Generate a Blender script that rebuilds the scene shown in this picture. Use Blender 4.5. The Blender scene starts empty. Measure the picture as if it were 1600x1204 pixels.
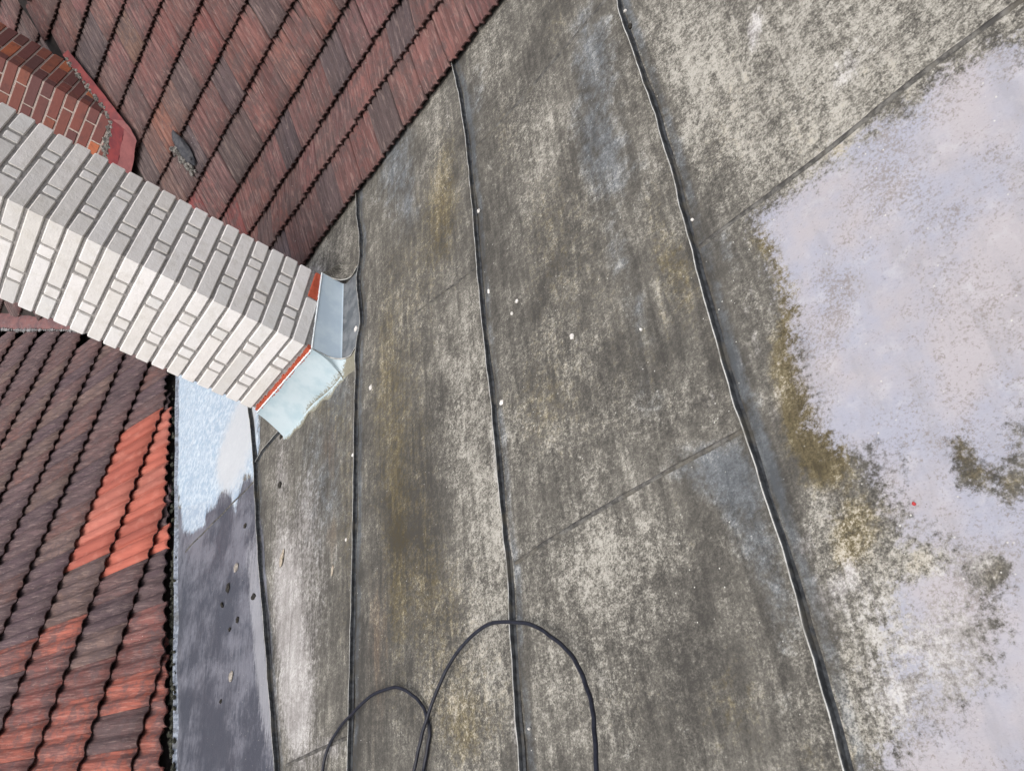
import bpy, bmesh, math, random
import numpy as np
from mathutils import Vector, Matrix, noise as mnoise

random.seed(7); RNG = np.random.default_rng(7)
S = 1.4                                   # metres per survey unit
R = math.radians
SC = bpy.context.scene

# ------------------------------------------------------------------ camera, sky, sun, exposure
ALPHA = math.radians(11.868233)           # pitch of the sheet-metal roof
CAM = np.array([0.0, -math.sin(ALPHA), math.cos(ALPHA)]) * S
WM = np.array([[0.602848, -0.47388241, -0.64187985],      # world axes seen from the camera (x right, y down, z ahead)
               [0.06739104, -0.77138742, 0.6327874],
               [-0.79500487, -0.42473157, -0.43309394]])
FPX = 1218.5144
cd = bpy.data.cameras.new("camera"); cam = bpy.data.objects.new("camera", cd); SC.collection.objects.link(cam)
cd.sensor_width = 36.0; cd.sensor_fit = 'HORIZONTAL'; cd.lens = FPX / 1600 * 36
cd.clip_start = 0.02; cd.clip_end = 6000
cam.matrix_world = Matrix(((WM[0,0], -WM[0,1], -WM[0,2], CAM[0]),
                           (WM[1,0], -WM[1,1], -WM[1,2], CAM[1]),
                           (WM[2,0], -WM[2,1], -WM[2,2], CAM[2]), (0,0,0,1)))
SC.camera = cam

SUN_EL, SUN_AZ = R(54), R(180-21)         # azimuth clockwise from +Y: veiled sun in the south-east
w = bpy.data.worlds.new("World"); SC.world = w; w.use_nodes = True
nt = w.node_tree; bg = nt.nodes["Background"]
sky = nt.nodes.new("ShaderNodeTexSky"); sky.sky_type = 'NISHITA'; sky.sun_disc = False
sky.sun_elevation = SUN_EL; sky.sun_rotation = SUN_AZ
sky.air_density = 1.0; sky.dust_density = 5.0; sky.ozone_density = 1.0
hs = nt.nodes.new("ShaderNodeHueSaturation"); hs.inputs["Saturation"].default_value = 0.55   # cloud veil: greyer sky light
nt.links.new(sky.outputs[0], hs.inputs["Color"]); nt.links.new(hs.outputs[0], bg.inputs[0]); bg.inputs[1].default_value = 0.15
sl = bpy.data.lights.new("sun", 'SUN'); sun = bpy.data.objects.new("sun", sl); SC.collection.objects.link(sun)
sl.energy = 1.15; sl.angle = R(58); sl.color = (1.0, 0.955, 0.90)
sd = Vector((math.sin(SUN_AZ)*math.cos(SUN_EL), math.cos(SUN_AZ)*math.cos(SUN_EL), math.sin(SUN_EL)))
sun.rotation_euler = sd.to_track_quat('Z', 'Y').to_euler()
SC.view_settings.view_transform = 'Standard'; SC.view_settings.look = 'None'
SC.view_settings.exposure = 0.42; SC.view_settings.gamma = 1.0
SC.render.engine = 'CYCLES'

# ------------------------------------------------------------------ survey helpers
NR = np.array([0.0, -math.sin(ALPHA), math.cos(ALPHA)])   # normal of the metal roof, which passes through the origin
TA = math.tan(ALPHA)
def ray(px, py): return WM @ np.array([(px-800)/FPX, (py-602)/FPX, 1.0])
def on_plane(px, py, N, c):
    d = ray(px, py); return CAM + d*((c - N@CAM)/(N@d))
def roof(px, py, h=0.0): return on_plane(px, py, NR, h)   # point on the metal roof, h above it
def zr(x, y): return TA*y

# ------------------------------------------------------------------ object helpers
def tag(o, label=None, cat=None, group=None, kind=None):
    if label: o['label'] = label
    if cat: o['category'] = cat
    if group: o['group'] = group
    if kind: o['kind'] = kind
    return o
def empty(name, loc, label, cat, group=None):
    o = bpy.data.objects.new(name, None); SC.collection.objects.link(o); o.location = loc
    o.empty_display_size = 0.2
    return tag(o, label, cat, group)
def mesh_obj(name, verts, faces, mat, parent=None, smooth=False, attrs=None, origin=None):
    me = bpy.data.meshes.new(name)
    V = np.asarray(verts, dtype=float)
    if origin is None: origin = parent.location if parent else Vector((0,0,0))
    org = np.array(origin[:])
    me.from_pydata((V - org).tolist() if len(V) else [], [], [tuple(int(i) for i in f) for f in faces])
    if attrs:
        for k, a in attrs.items():
            ca = me.color_attributes.new(k, 'FLOAT_COLOR', 'POINT')
            aa = np.ones((len(V), 4)); aa[:, :3] = np.asarray(a)[:, :3]
            ca.data.foreach_set('color', aa.ravel().astype(np.float32))
    if smooth: me.polygons.foreach_set('use_smooth', [True]*len(me.polygons))
    for m in (mat if isinstance(mat, (list, tuple)) else [mat]): me.materials.append(m)
    me.update()
    o = bpy.data.objects.new(name, me); SC.collection.objects.link(o)
    if parent:
        o.parent = parent            # parent has only a location
    else: o.location = origin
    return o
class MB:
    def __init__(s): s.v = []; s.f = []; s.mi = []; s.c = []
    def add(s, verts, faces, mi=0, col=None):
        n = len(s.v); s.v += [tuple(p) for p in verts]; s.f += [tuple(n+i for i in f) for f in faces]
        s.mi += (list(mi) if isinstance(mi, (list, tuple)) else [mi]*len(faces)); s.c += [col or (1,1,1)]*len(verts)
    def box(s, c, hx, hy, hz, ax=None, mi=0, col=None):
        c = np.array(c); A = np.eye(3) if ax is None else np.array(ax)
        vs = [c + A[0]*hx*i + A[1]*hy*j + A[2]*hz*k for k in (-1,1) for j in (-1,1) for i in (-1,1)]
        s.add(vs, [(0,2,3,1),(4,5,7,6),(0,1,5,4),(2,6,7,3),(0,4,6,2),(1,3,7,5)], mi, col)
    def build(s, name, mat, parent=None, smooth=False, attr=None, origin=None):
        o = mesh_obj(name, s.v, s.f, mat, parent, smooth, {attr: np.array(s.c)} if attr else None, origin)
        if any(s.mi): o.data.polygons.foreach_set('material_index', s.mi)
        return o

# ------------------------------------------------------------------ material helpers
class G:
    def __init__(s, name):
        s.m = bpy.data.materials.new(name); s.m.use_nodes = True; s.t = s.m.node_tree
        s.b = s.t.nodes["Principled BSDF"]; s.b.inputs["Roughness"].default_value = 0.85
        s.b.inputs["Specular IOR Level"].default_value = 0.3
    def n(s, ty, **kw):
        x = s.t.nodes.new(ty)
        for k, v in kw.items(): setattr(x, k, v)
        return x
    def l(s, a, b): s.t.links.new(a, b)
    def put(s, sock, v):
        if isinstance(v, (int, float)): sock.default_value = v
        elif isinstance(v, (tuple, list)): sock.default_value = tuple(v) + ((1,) if len(v) == 3 and len(sock.default_value) == 4 else ())
        else: s.l(v, sock)
    def math(s, op, a, b=0.5, clamp=False):
        x = s.n("ShaderNodeMath", operation=op, use_clamp=clamp); s.put(x.inputs[0], a); s.put(x.inputs[1], b); return x.outputs[0]
    def coord(s, scale=(1,1,1), loc=(0,0,0), rot=(0,0,0)):
        g = s.n("ShaderNodeNewGeometry"); mp = s.n("ShaderNodeMapping")
        s.l(g.outputs["Position"], mp.inputs[0]); mp.inputs["Scale"].default_value = scale
        mp.inputs["Location"].default_value = loc; mp.inputs["Rotation"].default_value = rot
        return mp.outputs[0]
    def noise(s, scale, detail=4, rough=0.55, co=None, dist=0.0):
        x = s.n("ShaderNodeTexNoise"); x.inputs["Scale"].default_value = scale; x.inputs["Detail"].default_value = detail
        x.inputs["Roughness"].default_value = rough; x.inputs["Distortion"].default_value = dist
        s.l(co if co is not None else s.coord(), x.inputs["Vector"]); return x.outputs["Fac"]
    def voro(s, scale, co=None, feature='F1', rnd=1.0):
        x = s.n("ShaderNodeTexVoronoi", feature=feature); x.inputs["Scale"].default_value = scale
        x.inputs["Randomness"].default_value = rnd
        s.l(co if co is not None else s.coord(), x.inputs["Vector"]); return x.outputs["Distance"]
    def ramp(s, v, lo, hi):
        x = s.n("ShaderNodeMapRange", clamp=True); x.interpolation_type = 'SMOOTHSTEP'
        s.put(x.inputs[0], v); s.put(x.inputs[1], lo); s.put(x.inputs[2], hi); return x.outputs[0]
    def mix(s, f, a, b, mode='MIX'):
        x = s.n("ShaderNodeMix", data_type='RGBA', blend_type=mode, clamp_factor=True)
        s.put(x.inputs[0], f); s.put(x.inputs[6], a); s.put(x.inputs[7], b); return x.outputs[2]
    def attr(s, name):
        a = s.n("ShaderNodeAttribute", attribute_name=name); sp = s.n("ShaderNodeSeparateColor"); s.l(a.outputs["Color"], sp.inputs[0])
        return sp.outputs[0], sp.outputs[1], sp.outputs[2], a.outputs["Color"]
    def bump(s, h, strength=0.4, dist=0.003, prev=None):
        x = s.n("ShaderNodeBump"); x.inputs["Strength"].default_value = strength; x.inputs["Distance"].default_value = dist
        s.l(h, x.inputs["Height"])
        if prev is not None: s.l(prev, x.inputs["Normal"])
        return x.outputs[0]
    def out(s, col, normal=None, rough=None):
        s.put(s.b.inputs["Base Color"], col)
        if normal is not None: s.l(normal, s.b.inputs["Normal"])
        if rough is not None: s.put(s.b.inputs["Roughness"], rough)
        return s.m

def mat_sheet():
    g = G("weathered_sheet")
    paint, moss, lich, _ = g.attr("mapA"); bare, pale, sky_, _ = g.attr("mapB"); rust, wet, dark, _ = g.attr("mapC")
    big = g.noise(2.2, 5, 0.6); mid = g.noise(9, 6, 0.65); fine = g.noise(60, 6, 0.72); spk = g.noise(190, 3, 0.6)
    grain = g.noise(420, 2, 0.6); clump = g.noise(30, 6, .72); mott = g.noise(85, 6, .78); crust = g.noise(210, 4, .8)
    streak = g.noise(1.0, 5, 0.6, g.coord((34, 4.2, 4.2)), 0.6)
    streak2 = g.noise(1.0, 4, 0.6, g.coord((120, 9, 9)))
    def w8(*tv):
        r = None
        for v_, k in tv:
            t = g.math('MULTIPLY', g.math('SUBTRACT', v_, .5), k); r = t if r is None else g.math('ADD', r, t)
        return r
    # one growth/brightness texture drives every palette
    amp = g.math('ADD', .42, g.math('MULTIPLY', g.ramp(g.math('ADD', g.math('MULTIPLY', mid, .6), g.math('ADD', g.math('MULTIPLY', lich, .55), g.math('MULTIPLY', clump, .3))), .42, .85), 1.0))
    v = g.math('ADD', .5, g.math('ADD', g.math('MULTIPLY', w8((clump, .85), (mott, 1.25), (crust, 1.0), (spk, .5)), amp), w8((mid, .60), (streak, .75), (big, .65))))
    v = g.math('ADD', v, g.math('MULTIPLY', g.math('SUBTRACT', lich, .38), .36))
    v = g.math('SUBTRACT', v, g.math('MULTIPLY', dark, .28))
    def pal(cols):
        rp = g.n("ShaderNodeValToRGB"); e = rp.color_ramp.elements
        while len(e) < len(cols): e.new(.5)
        for i, (p, q) in enumerate(cols): e[i].position = p; e[i].color = tuple(q)+(1,)
        g.l(v, rp.inputs[0]); return rp.outputs[0]
    c = pal([(.18,(.050,.047,.042)),(.40,(.090,.085,.074)),(.56,(.141,.133,.115)),(.74,(.250,.239,.207)),(.96,(.38,.365,.325))])
    # clean blue-grey metal
    bf = g.ramp(g.math('ADD', bare, w8((mid, 1.2), (clump, 1.1), (mott, .5))), .25, .85)
    bc = pal([(.25,(.075,.085,.095)),(.5,(.128,.142,.156)),(.65,(.175,.19,.205)),(.85,(.31,.32,.32))])
    c = g.mix(g.math('MULTIPLY', bf, .80), c, bc)
    # rusty brown streaks
    rf = g.ramp(g.math('ADD', rust, w8((streak, 1.4), (clump, .6))), .25, .95)
    c = g.mix(g.math('MULTIPLY', rf, .65), c, pal([(.3,(.085,.058,.042)),(.55,(.16,.11,.07)),(.8,(.30,.25,.18))]))
    # moss / algae
    mf = g.ramp(g.math('ADD', moss, w8((fine, .9), (streak, .6), (clump, .8))), .22, .85)
    c = g.mix(g.math('MULTIPLY', mf, .82), c, pal([(.25,(.056,.044,.020)),(.50,(.115,.092,.044)),(.68,(.20,.170,.100)),(.88,(.42,.38,.30))]))
    # pale dust and dried deposits
    pf = g.ramp(g.math('ADD', pale, w8((streak2, .8), (fine, 1.0), (clump, .5))), .28, .95)
    c = g.mix(g.math('MULTIPLY', pf, .78), c, pal([(.2,(.22,.205,.195)),(.5,(.37,.355,.345)),(.85,(.56,.55,.54))]))
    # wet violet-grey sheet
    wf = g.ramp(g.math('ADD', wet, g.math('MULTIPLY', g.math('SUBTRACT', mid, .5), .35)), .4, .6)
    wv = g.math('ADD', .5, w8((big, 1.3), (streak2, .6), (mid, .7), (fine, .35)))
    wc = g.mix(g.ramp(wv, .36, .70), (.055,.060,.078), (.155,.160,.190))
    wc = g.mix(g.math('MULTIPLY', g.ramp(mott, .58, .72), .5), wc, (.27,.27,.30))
    wc = g.mix(g.math('MULTIPLY', g.ramp(g.math('ADD', pale, w8((streak2, 1.3), (fine, .8))), .3, .9), .75), wc, (.30,.305,.33))  # pale streaks by the left seam: wet highlights painted into the colour
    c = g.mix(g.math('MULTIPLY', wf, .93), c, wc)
    # lavender coating with ragged worn edges
    rag = g.math('ADD', g.math('MULTIPLY', g.math('SUBTRACT', mott, .5), 1.5), g.math('MULTIPLY', g.math('SUBTRACT', g.noise(22, 6, .7), .5), .9))
    pt = g.ramp(g.math('ADD', paint, rag), .30, .70)
    pc = g.mix(g.ramp(g.noise(3.5, 5, .6), .42, .62), (.325,.335,.395), (.375,.355,.372))
    pc = g.mix(g.math('MULTIPLY', g.ramp(g.noise(1.0, 5, .7, g.coord((16, 5, 5))), .48, .66), .45), pc, (.27,.268,.29))
    pc = g.mix(g.math('MULTIPLY', g.ramp(g.noise(16, 6, .7), .5, .72), .5), pc, (.46,.455,.48))
    pits = g.ramp(g.voro(75), .13, .06); pits = g.math('MULTIPLY', pits, g.ramp(g.noise(7, 3, .6), .45, .6))
    pc = g.mix(g.math('MULTIPLY', pits, .65), pc, (.16,.13,.12))
    scuff = g.ramp(g.math('ADD', g.noise(150, 5, .78), g.math('ADD', g.math('MULTIPLY', g.noise(5, 5, .65), .6), g.math('MULTIPLY', clump, .25))), .93, 1.10)
    pc = g.mix(g.math('MULTIPLY', scuff, .75), pc, (.20,.175,.16))
    c = g.mix(g.math('MULTIPLY', pt, .95), c, pc)
    # pale blue new coating
    sf = g.ramp(g.math('ADD', sky_, g.math('ADD', g.math('MULTIPLY', g.math('SUBTRACT', g.noise(12, 6, .75), .5), 1.3), g.math('MULTIPLY', g.math('SUBTRACT', streak2, .5), 1.1))), .38, .62)
    scn = g.mix(g.ramp(g.noise(26, 6, .75), .42, .62), (.31,.40,.50), (.52,.59,.645))
    scn = g.mix(g.math('MULTIPLY', g.ramp(g.math('ADD', g.noise(55, 5, .8), g.math('MULTIPLY', big, .3)), .70, .78), .5), scn, (.25,.28,.33))
    scn = g.mix(g.math('MULTIPLY', g.ramp(g.math('ADD', pale, w8((clump, .8), (streak2, .6))), .3, .8), .9), scn, (.47,.49,.51))
    c = g.mix(g.math('MULTIPLY', sf, .95), c, scn)
    # scattered white droppings and grit
    c = g.mix(g.math('MULTIPLY', g.ramp(g.voro(38), .085, .05), g.ramp(g.noise(4, 3, .6), .42, .6)), c, (.55,.54,.50))
    h = g.math('ADD', g.math('MULTIPLY', fine, .5), g.math('ADD', g.math('MULTIPLY', spk, .3), g.math('MULTIPLY', mott, .4)))
    nb = g.bump(h, .55, .0035); nb = g.bump(g.noise(5, 3, .5), .35, .02, nb)
    ro = g.math('SUBTRACT', .86, g.math('MULTIPLY', wf, .42))
    return g.out(c, nb, ro)

def mat_seam(name, a, b):
    g = G(name)
    c = g.mix(g.ramp(g.noise(45, 5, .7), .4, .62), a, b)
    c = g.mix(g.math('MULTIPLY', g.ramp(g.noise(14, 4, .6), .5, .65), .5), c, (.10,.09,.07))
    return g.out(c, g.bump(g.noise(80, 4, .6), .3, .002), .7)

def mat_tile(name, stretch, dirtcol):
    g = G(name)
    r, v, k, col = g.attr("tint")
    st = g.noise(1.0, 5, .65, g.coord(stretch), .4); fine = g.noise(90, 6, .75); mid = g.noise(14, 5, .65); low_ = g.noise(4.5, 4, .6)
    st2 = g.noise(1.0, 4, .65, g.coord(tuple(s*2.3 for s in stretch), (3,1,7)))
    c = g.mix(g.math('MULTIPLY', g.ramp(st, .34, .62), .72), col, g.mix(.75, col, (.030,.022,.024)))
    c = g.mix(g.math('MULTIPLY', g.ramp(g.math('ADD', g.math('MULTIPLY', mid, .6), g.math('MULTIPLY', low_, .4)), .47, .57), .70), c, dirtcol)
    c = g.mix(g.math('MULTIPLY', g.ramp(g.math('ADD', g.math('MULTIPLY', mid, .5), g.math('MULTIPLY', st2, .5)), .54, .66), .75), c, g.mix(.35, col, (.05,.046,.05)))
    c = g.mix(g.math('MULTIPLY', g.ramp(st2, .52, .66), .65), c, g.mix(.40, col, (.36,.27,.24)))
    c = g.mix(g.math('MULTIPLY', g.ramp(fine, .55, .72), .45), c, (.20,.165,.15))
    li = g.math('MULTIPLY', g.ramp(g.voro(30), .13, .05), g.ramp(g.noise(6, 4, .7), .52, .64))
    c = g.mix(g.math('MULTIPLY', li, .7), c, (.38,.37,.35))
    nb = g.bump(st, .7, .008); nb = g.bump(fine, .8, .004, nb)
    return g.out(c, nb, .8)

def mat_brick(name, cols, joint=False, rough=.85, stain=None):
    g = G(name)
    geo = g.n("ShaderNodeNewGeometry"); rnd = geo.outputs["Random Per Island"]
    rp = g.n("ShaderNodeValToRGB"); rp.color_ramp.interpolation = 'LINEAR'
    els = rp.color_ramp.elements
    while len(els) < len(cols): els.new(0.5)
    for i, c in enumerate(cols): els[i].position = i/(len(cols)-1); els[i].color = c + (1,)
    g.l(rnd, rp.inputs[0]); c = rp.outputs[0]
    if stain:
        c = g.mix(g.math('MULTIPLY', g.ramp(g.noise(11, 6, .7), .47, .68), stain[3]), c, stain[:3])
        c = g.mix(g.math('MULTIPLY', g.ramp(g.noise(70, 5, .7), .56, .72), stain[3]*.9), c, stain[:3])
    c = g.mix(g.math('MULTIPLY', g.ramp(g.noise(3.0, 5, .65), .48, .68), .35), c, g.mix(.5, c, tuple(stain[:3]) if stain else (.3,.3,.3)))
    nb = g.bump(g.noise(110, 5, .7), .5, .003); nb = g.bump(g.noise(20, 4, .6), .6, .006, nb)
    return g.out(c, nb, rough)

def mat_simple(name, a, b, scale=25, rough=.85, bs=.4, bd=.003, lo=.38, hi=.62, third=None):
    g = G(name)
    c = g.mix(g.ramp(g.noise(scale, 6, .68), lo, hi), a, b)
    if third: c = g.mix(g.math('MULTIPLY', g.ramp(g.noise(scale*2.7, 5, .7), .55, .68), .8), c, third)
    return g.out(c, g.bump(g.noise(scale*3, 5, .7), bs, bd), rough)

M_SHEET = mat_sheet()
M_SEAM = mat_seam("seam_side", (.020,.022,.025), (.055,.060,.066))
M_EDGE = mat_seam("worn_seam_edge", (.34,.34,.32), (.50,.50,.475))
M_JOINT = mat_seam("joint_fold", (.045,.043,.040), (.13,.125,.115))
M_TILE = mat_tile("old_clay_tile", (48, 3.2, 3.2), (.082,.058,.057))
M_TILE2 = mat_tile("fluted_clay_tile", (3.6, 44, 6), (.092,.064,.066))
M_TEDGE = mat_simple("grimy_shaded_tile_edge", (.020,.012,.012), (.060,.028,.026), 45, .95)  # front edges: grime plus the shade of the course gaps, painted as dark colour
def mat_new_tile():
    g = G("new_clay_tile"); r, v, k, col = g.attr("tint")
    st = g.noise(1.0, 5, .65, g.coord((4, 55, 6)), .3)
    c = g.mix(g.math('MULTIPLY', g.ramp(st, .38, .66), .45), col, g.mix(.5, col, (.20,.05,.04)))
    c = g.mix(g.math('MULTIPLY', g.ramp(g.noise(9, 5, .6), .5, .66), .5), c, g.mix(.5, col, (.50,.22,.17)))
    c = g.mix(g.math('MULTIPLY', g.ramp(g.noise(60, 5, .75), .60, .72), .5), c, (.16,.07,.06))
    return g.out(c, g.bump(st, .5, .006), .75)
M_TILE3 = mat_new_tile()
M_DECK = mat_simple("roof_underlay", (.02,.016,.014), (.035,.028,.025))
M_BRICK = mat_brick("white_brick", [(.58,.57,.56), (.73,.71,.70), (.67,.665,.66), (.77,.75,.745), (.64,.62,.595), (.72,.705,.70)], stain=(.50,.47,.42,.35))
M_MORTAR = mat_simple("grey_mortar", (.24,.23,.225), (.34,.325,.315), 60, .95, .6, .004)
M_RBRICK = mat_brick("red_brick", [(.13,.058,.055), (.20,.07,.055), (.16,.062,.056), (.095,.052,.054), (.24,.085,.055), (.15,.06,.055), (.42,.135,.065), (.12,.056,.055)], stain=(.10,.05,.048,.6))
M_RMORTAR = mat_simple("pale_mortar", (.33,.27,.24), (.46,.38,.34), 70, .95, .6, .004)
M_FILLET = mat_simple("crumbling_mortar", (.10,.095,.09), (.38,.36,.33), 60, .95, 1.0, .02, .42, .58, (.06,.055,.05))
M_PRIMER = mat_simple("red_primer", (.36,.07,.035), (.47,.10,.055), 30, .6)
M_REDMETAL = mat_simple("red_painted_flashing", (.105,.018,.022), (.175,.028,.028), 12, .5, .2, .003)
M_REDMETAL2 = mat_simple("faded_red_flashing", (.15,.050,.050), (.20,.068,.066), 14, .6, .2, .003)
M_APRON = mat_simple("pale_blue_coating", (.47,.59,.63), (.56,.66,.68), 9, .55, .15, .002)
M_PAN = mat_simple("blue_coated_upstand", (.45,.55,.64), (.53,.63,.70), 7, .5, .12, .002)
M_PAND = mat_simple("grey_gutter_pan", (.085,.095,.105), (.17,.18,.19), 16, .5, .2, .003)
M_SEAL = mat_simple("white_sealant", (.62,.68,.72), (.75,.80,.82), 40, .5)
M_VALLEY = mat_simple("pink_red_valley_flashing", (.11,.062,.064), (.185,.090,.086), 9, .7, .4, .008, .38, .62, (.19,.16,.16))
M_CABLE = mat_simple("black_rubber", (.010,.011,.018), (.02,.022,.032), 60, .42, .1, .001)

# ------------------------------------------------------------------ ground far below
gv = [(-2500,-2500,-7.5),(2500,-2500,-7.5),(2500,2500,-7.5),(-2500,2500,-7.5)]
grd = mesh_obj('ground', gv, [(0,1,2,3)], mat_simple("yard_grass", (.04,.06,.02), (.09,.10,.045), 1.5, .95), None)
tag(grd, 'grassy yard far below the roofs', None, None, 'structure')

# ------------------------------------------------------------------ metal roof: seams as x(y) curves
EAVE_Y = 2.20*S
Y0, Y1 = -2.6, EAVE_Y+0.12
def curve(pts):
    P = np.array([roof(*p) for p in pts]); P = P[np.argsort(P[:,1])]
    return P[:,1], P[:,0]
s0 = curve([(437,1204),(428,1090),(419,980),(410,880),(405,800),(401,715),(397,670),(392,632)])
s1 = curve([(550,1204),(552,1080),(556,900),(558,760),(559,640),(561,590),(560,560),(563,530),(568,505),(566,480),(563,455),(562,435),(567,400),(566,370),(562,340),(560,300)])
s2 = curve([(820,1204),(806,1010),(801,900),(786,760),(775,640),(761,520),(752,430),(744,330),(733,220),(722,150),(711,103)])
s3 = curve([(1330,1204),(1262,960),(1214,800),(1168,668),(1133,555),(1092,405),(1057,270),(1030,180),(1000,95),(975,25),(966,-15)])
def extend(c):
    y, x = c; m = (x[2]-x[0])/(y[2]-y[0])*0.3
    return np.concatenate([[Y0], y, [Y1]]), np.concatenate([[x[0]+m*(Y0-y[0])], x, [x[-1]]])
SEAMS = [extend(s) for s in (s0, s1, s2, s3)]
for x in (0.10, 1.02, 1.95, 2.88): SEAMS.append((np.array([Y0, 0, 1.5, Y1]), np.array([x, x+.004, x-.006, x])))
def seam_x(i, y): return np.interp(y, *SEAMS[i])
# valley line between the metal roof and the lower tiled roof
VA = roof(278, 600); VB = roof(276, 1204); vd = (VB-VA)/(VB[1]-VA[1])
def left_x(y): return VA[0] + vd[0]*(y-VA[1])
GX = 0.02

# ---- stain maps, traced once and stored on the sheet in roof coordinates
def poly_sd(P, poly):                      # signed distance, positive inside
    poly = np.array(poly); n = len(poly); d = np.full(len(P), 1e9); ins = np.zeros(len(P), bool)
    for i in range(n):
        a, b = poly[i], poly[(i+1)%n]; ab = b-a
        t = np.clip(((P-a)@ab)/(ab@ab+1e-12), 0, 1); q = a+t[:,None]*ab
        d = np.minimum(d, np.hypot(*(P-q).T))
        c = ((a[1] > P[:,1]) != (b[1] > P[:,1])) & (P[:,0] < (b[0]-a[0])*(P[:,1]-a[1])/(b[1]-a[1]+1e-12)+a[0])
        ins ^= c
    return np.where(ins, d, -d)
def region(P, pts, soft):
    sd_ = poly_sd(P, [roof(*p)[:2] for p in pts]); return np.clip(.5+sd_/(2*soft), 0, 1)
def blob(P, px, py, rx, ry, ang=0, st=1.0):
    c = roof(px, py)[:2]; J = np.array([(roof(px+4,py)[:2]-c)/4, (roof(px,py+4)[:2]-c)/4]).T
    q = np.linalg.solve(J, (P-c).T).T; a = R(ang)
    u = (q[:,0]*math.cos(a)+q[:,1]*math.sin(a))/rx; v = (-q[:,0]*math.sin(a)+q[:,1]*math.cos(a))/ry
    return st*np.exp(-(u*u+v*v)*.9)
PAINT = [(1180,345),(1255,295),(1310,240),(1385,195),(1440,160),(1485,118),(1525,90),(1600,75),(1900,40),(2600,400),(2600,2600),(1470,2600),
         (1425,1300),(1432,1204),(1445,1160),(1475,1125),(1510,1090),(1545,1050),(1560,1000),(1562,960),(1540,915),(1500,885),(1455,872),(1418,845),(1400,800),(1385,755),
         (1352,715),(1318,692),(1285,668),(1264,625),(1252,580),(1248,530),(1240,485),(1224,440),(1214,400),(1203,372)]
SKYP = [(262,560),(330,560),(405,600),(404,700),(398,748),(382,742),(374,766),(368,800),(360,772),(347,766),(337,788),(323,796),(320,818),(302,832),(286,828),(278,760),(268,700),(266,640)]
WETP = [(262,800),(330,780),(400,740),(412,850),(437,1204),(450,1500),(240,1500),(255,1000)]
LICH = [ (1250,90,260,120,0,.62),(1150,220,140,120,0,.42),(1450,30,120,60,0,.7),(1080,60,90,60,0,.45),(1400,1000,120,160,0,.45),(1340,1130,90,80,0,.45),
 (745,600,45,110,-5,.45),(720,690,40,70,0,.4),(880,540,70,50,0,.35),(770,880,40,120,0,.4),(920,880,70,70,0,.45),(1000,850,80,50,0,.3),(680,180,20,80,0,.35),(760,60,40,80,0,.4),
 (930,1020,120,120,0,.35),(500,380,50,60,0,.45),(820,200,60,60,0,.35),(870,330,90,70,0,.2),(1000,640,100,40,0,.25),(700,1050,80,150,0,.3),(640,500,70,90,0,.15),(1310,620,60,60,0,.3),
 (1300,830,70,60,0,.5),(760,1000,30,160,0,.35),(780,780,14,60,0,.5),(870,700,90,60,0,.25),(1180,480,30,60,0,.2),(1400,900,100,60,0,.3)]
MOSS = [ (1420,930,60,50,0,.22),(1340,1060,50,70,0,.25),(640,420,40,120,0,.3),(600,560,20,160,0,.35),(700,230,20,80,0,.3),(900,300,60,120,0,.22),(880,450,80,100,0,.22),(1010,560,60,100,0,.2),(1120,250,30,80,0,.2),(980,1100,90,60,0,.2),(1250,200,120,80,0,.22),(1380,120,80,60,0,.2),(1150,120,50,100,0,.2),(850,620,60,120,0,.2),(730,1150,40,60,0,.3),(1300,700,30,40,0,.5),(1325,870,26,50,0,.4),(1250,655,30,40,0,.4),(1420,1000,40,60,0,.2),(620,900,14,200,0,.3),(790,200,26,80,0,.3),(840,340,30,80,0,.2),(560,430,8,50,0,.3),(1200,375,26,28,0,.8),(1228,430,22,45,-15,.8),(1236,500,20,50,0,.8),(1222,560,26,50,0,.6),(1240,620,28,50,0,.75),(1272,685,38,45,0,.8),(1290,735,40,35,0,.6),(1345,800,50,40,0,.5),
 (1335,850,40,50,0,.5),(1495,690,22,45,-20,.5),(1528,740,48,34,20,.42),(1590,760,30,40,0,.35),(1440,880,35,25,0,.4),(1310,235,24,12,-35,.5),(1520,100,50,14,-35,.3),
 (690,330,30,90,0,.55),(640,640,40,160,0,.22),(600,780,50,220,0,.26),(665,850,40,160,0,.26),(1060,430,34,70,-12,.5),(1020,330,24,70,-10,.3),(870,30,40,60,0,.3),(720,1100,90,90,0,.35),(700,950,70,90,0,.3),
 (540,800,20,200,0,.35),(520,650,24,40,0,.4),(860,640,120,80,0,.2),(1150,1100,60,90,0,.35),(1110,840,70,70,0,.15),(1350,1190,60,60,0,.25),(1555,895,30,30,0,.5),(1500,200,10,10,0,.2),(480,640,30,18,-40,.4),(1260,1180,30,30,0,.3),(500,350,30,60,0,.3)]
BARE = [ (930,60,40,70,-10,.55),(925,180,40,90,-5,.5),(960,260,60,70,0,.45),(620,220,32,110,5,.6),(640,330,20,60,0,.4),(745,150,18,60,0,.5),(1000,500,30,80,-8,.45),(1010,620,30,50,0,.35),(960,390,30,50,-8,.4),
 (1135,390,20,50,-15,.5),(1150,740,50,60,-15,.6),(1180,830,40,80,-15,.5),(1215,950,30,90,-15,.45),(1080,760,60,40,0,.35),(1180,1150,60,80,0,.3),(1095,720,60,30,0,.4),(500,760,50,140,0,.5),(530,620,20,60,0,.5),
 (1040,1180,60,60,0,.2),(560,250,40,60,0,.3),(500,560,40,60,0,.2),(640,1000,30,120,0,.3),(1140,560,16,50,-15,.4)]
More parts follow.
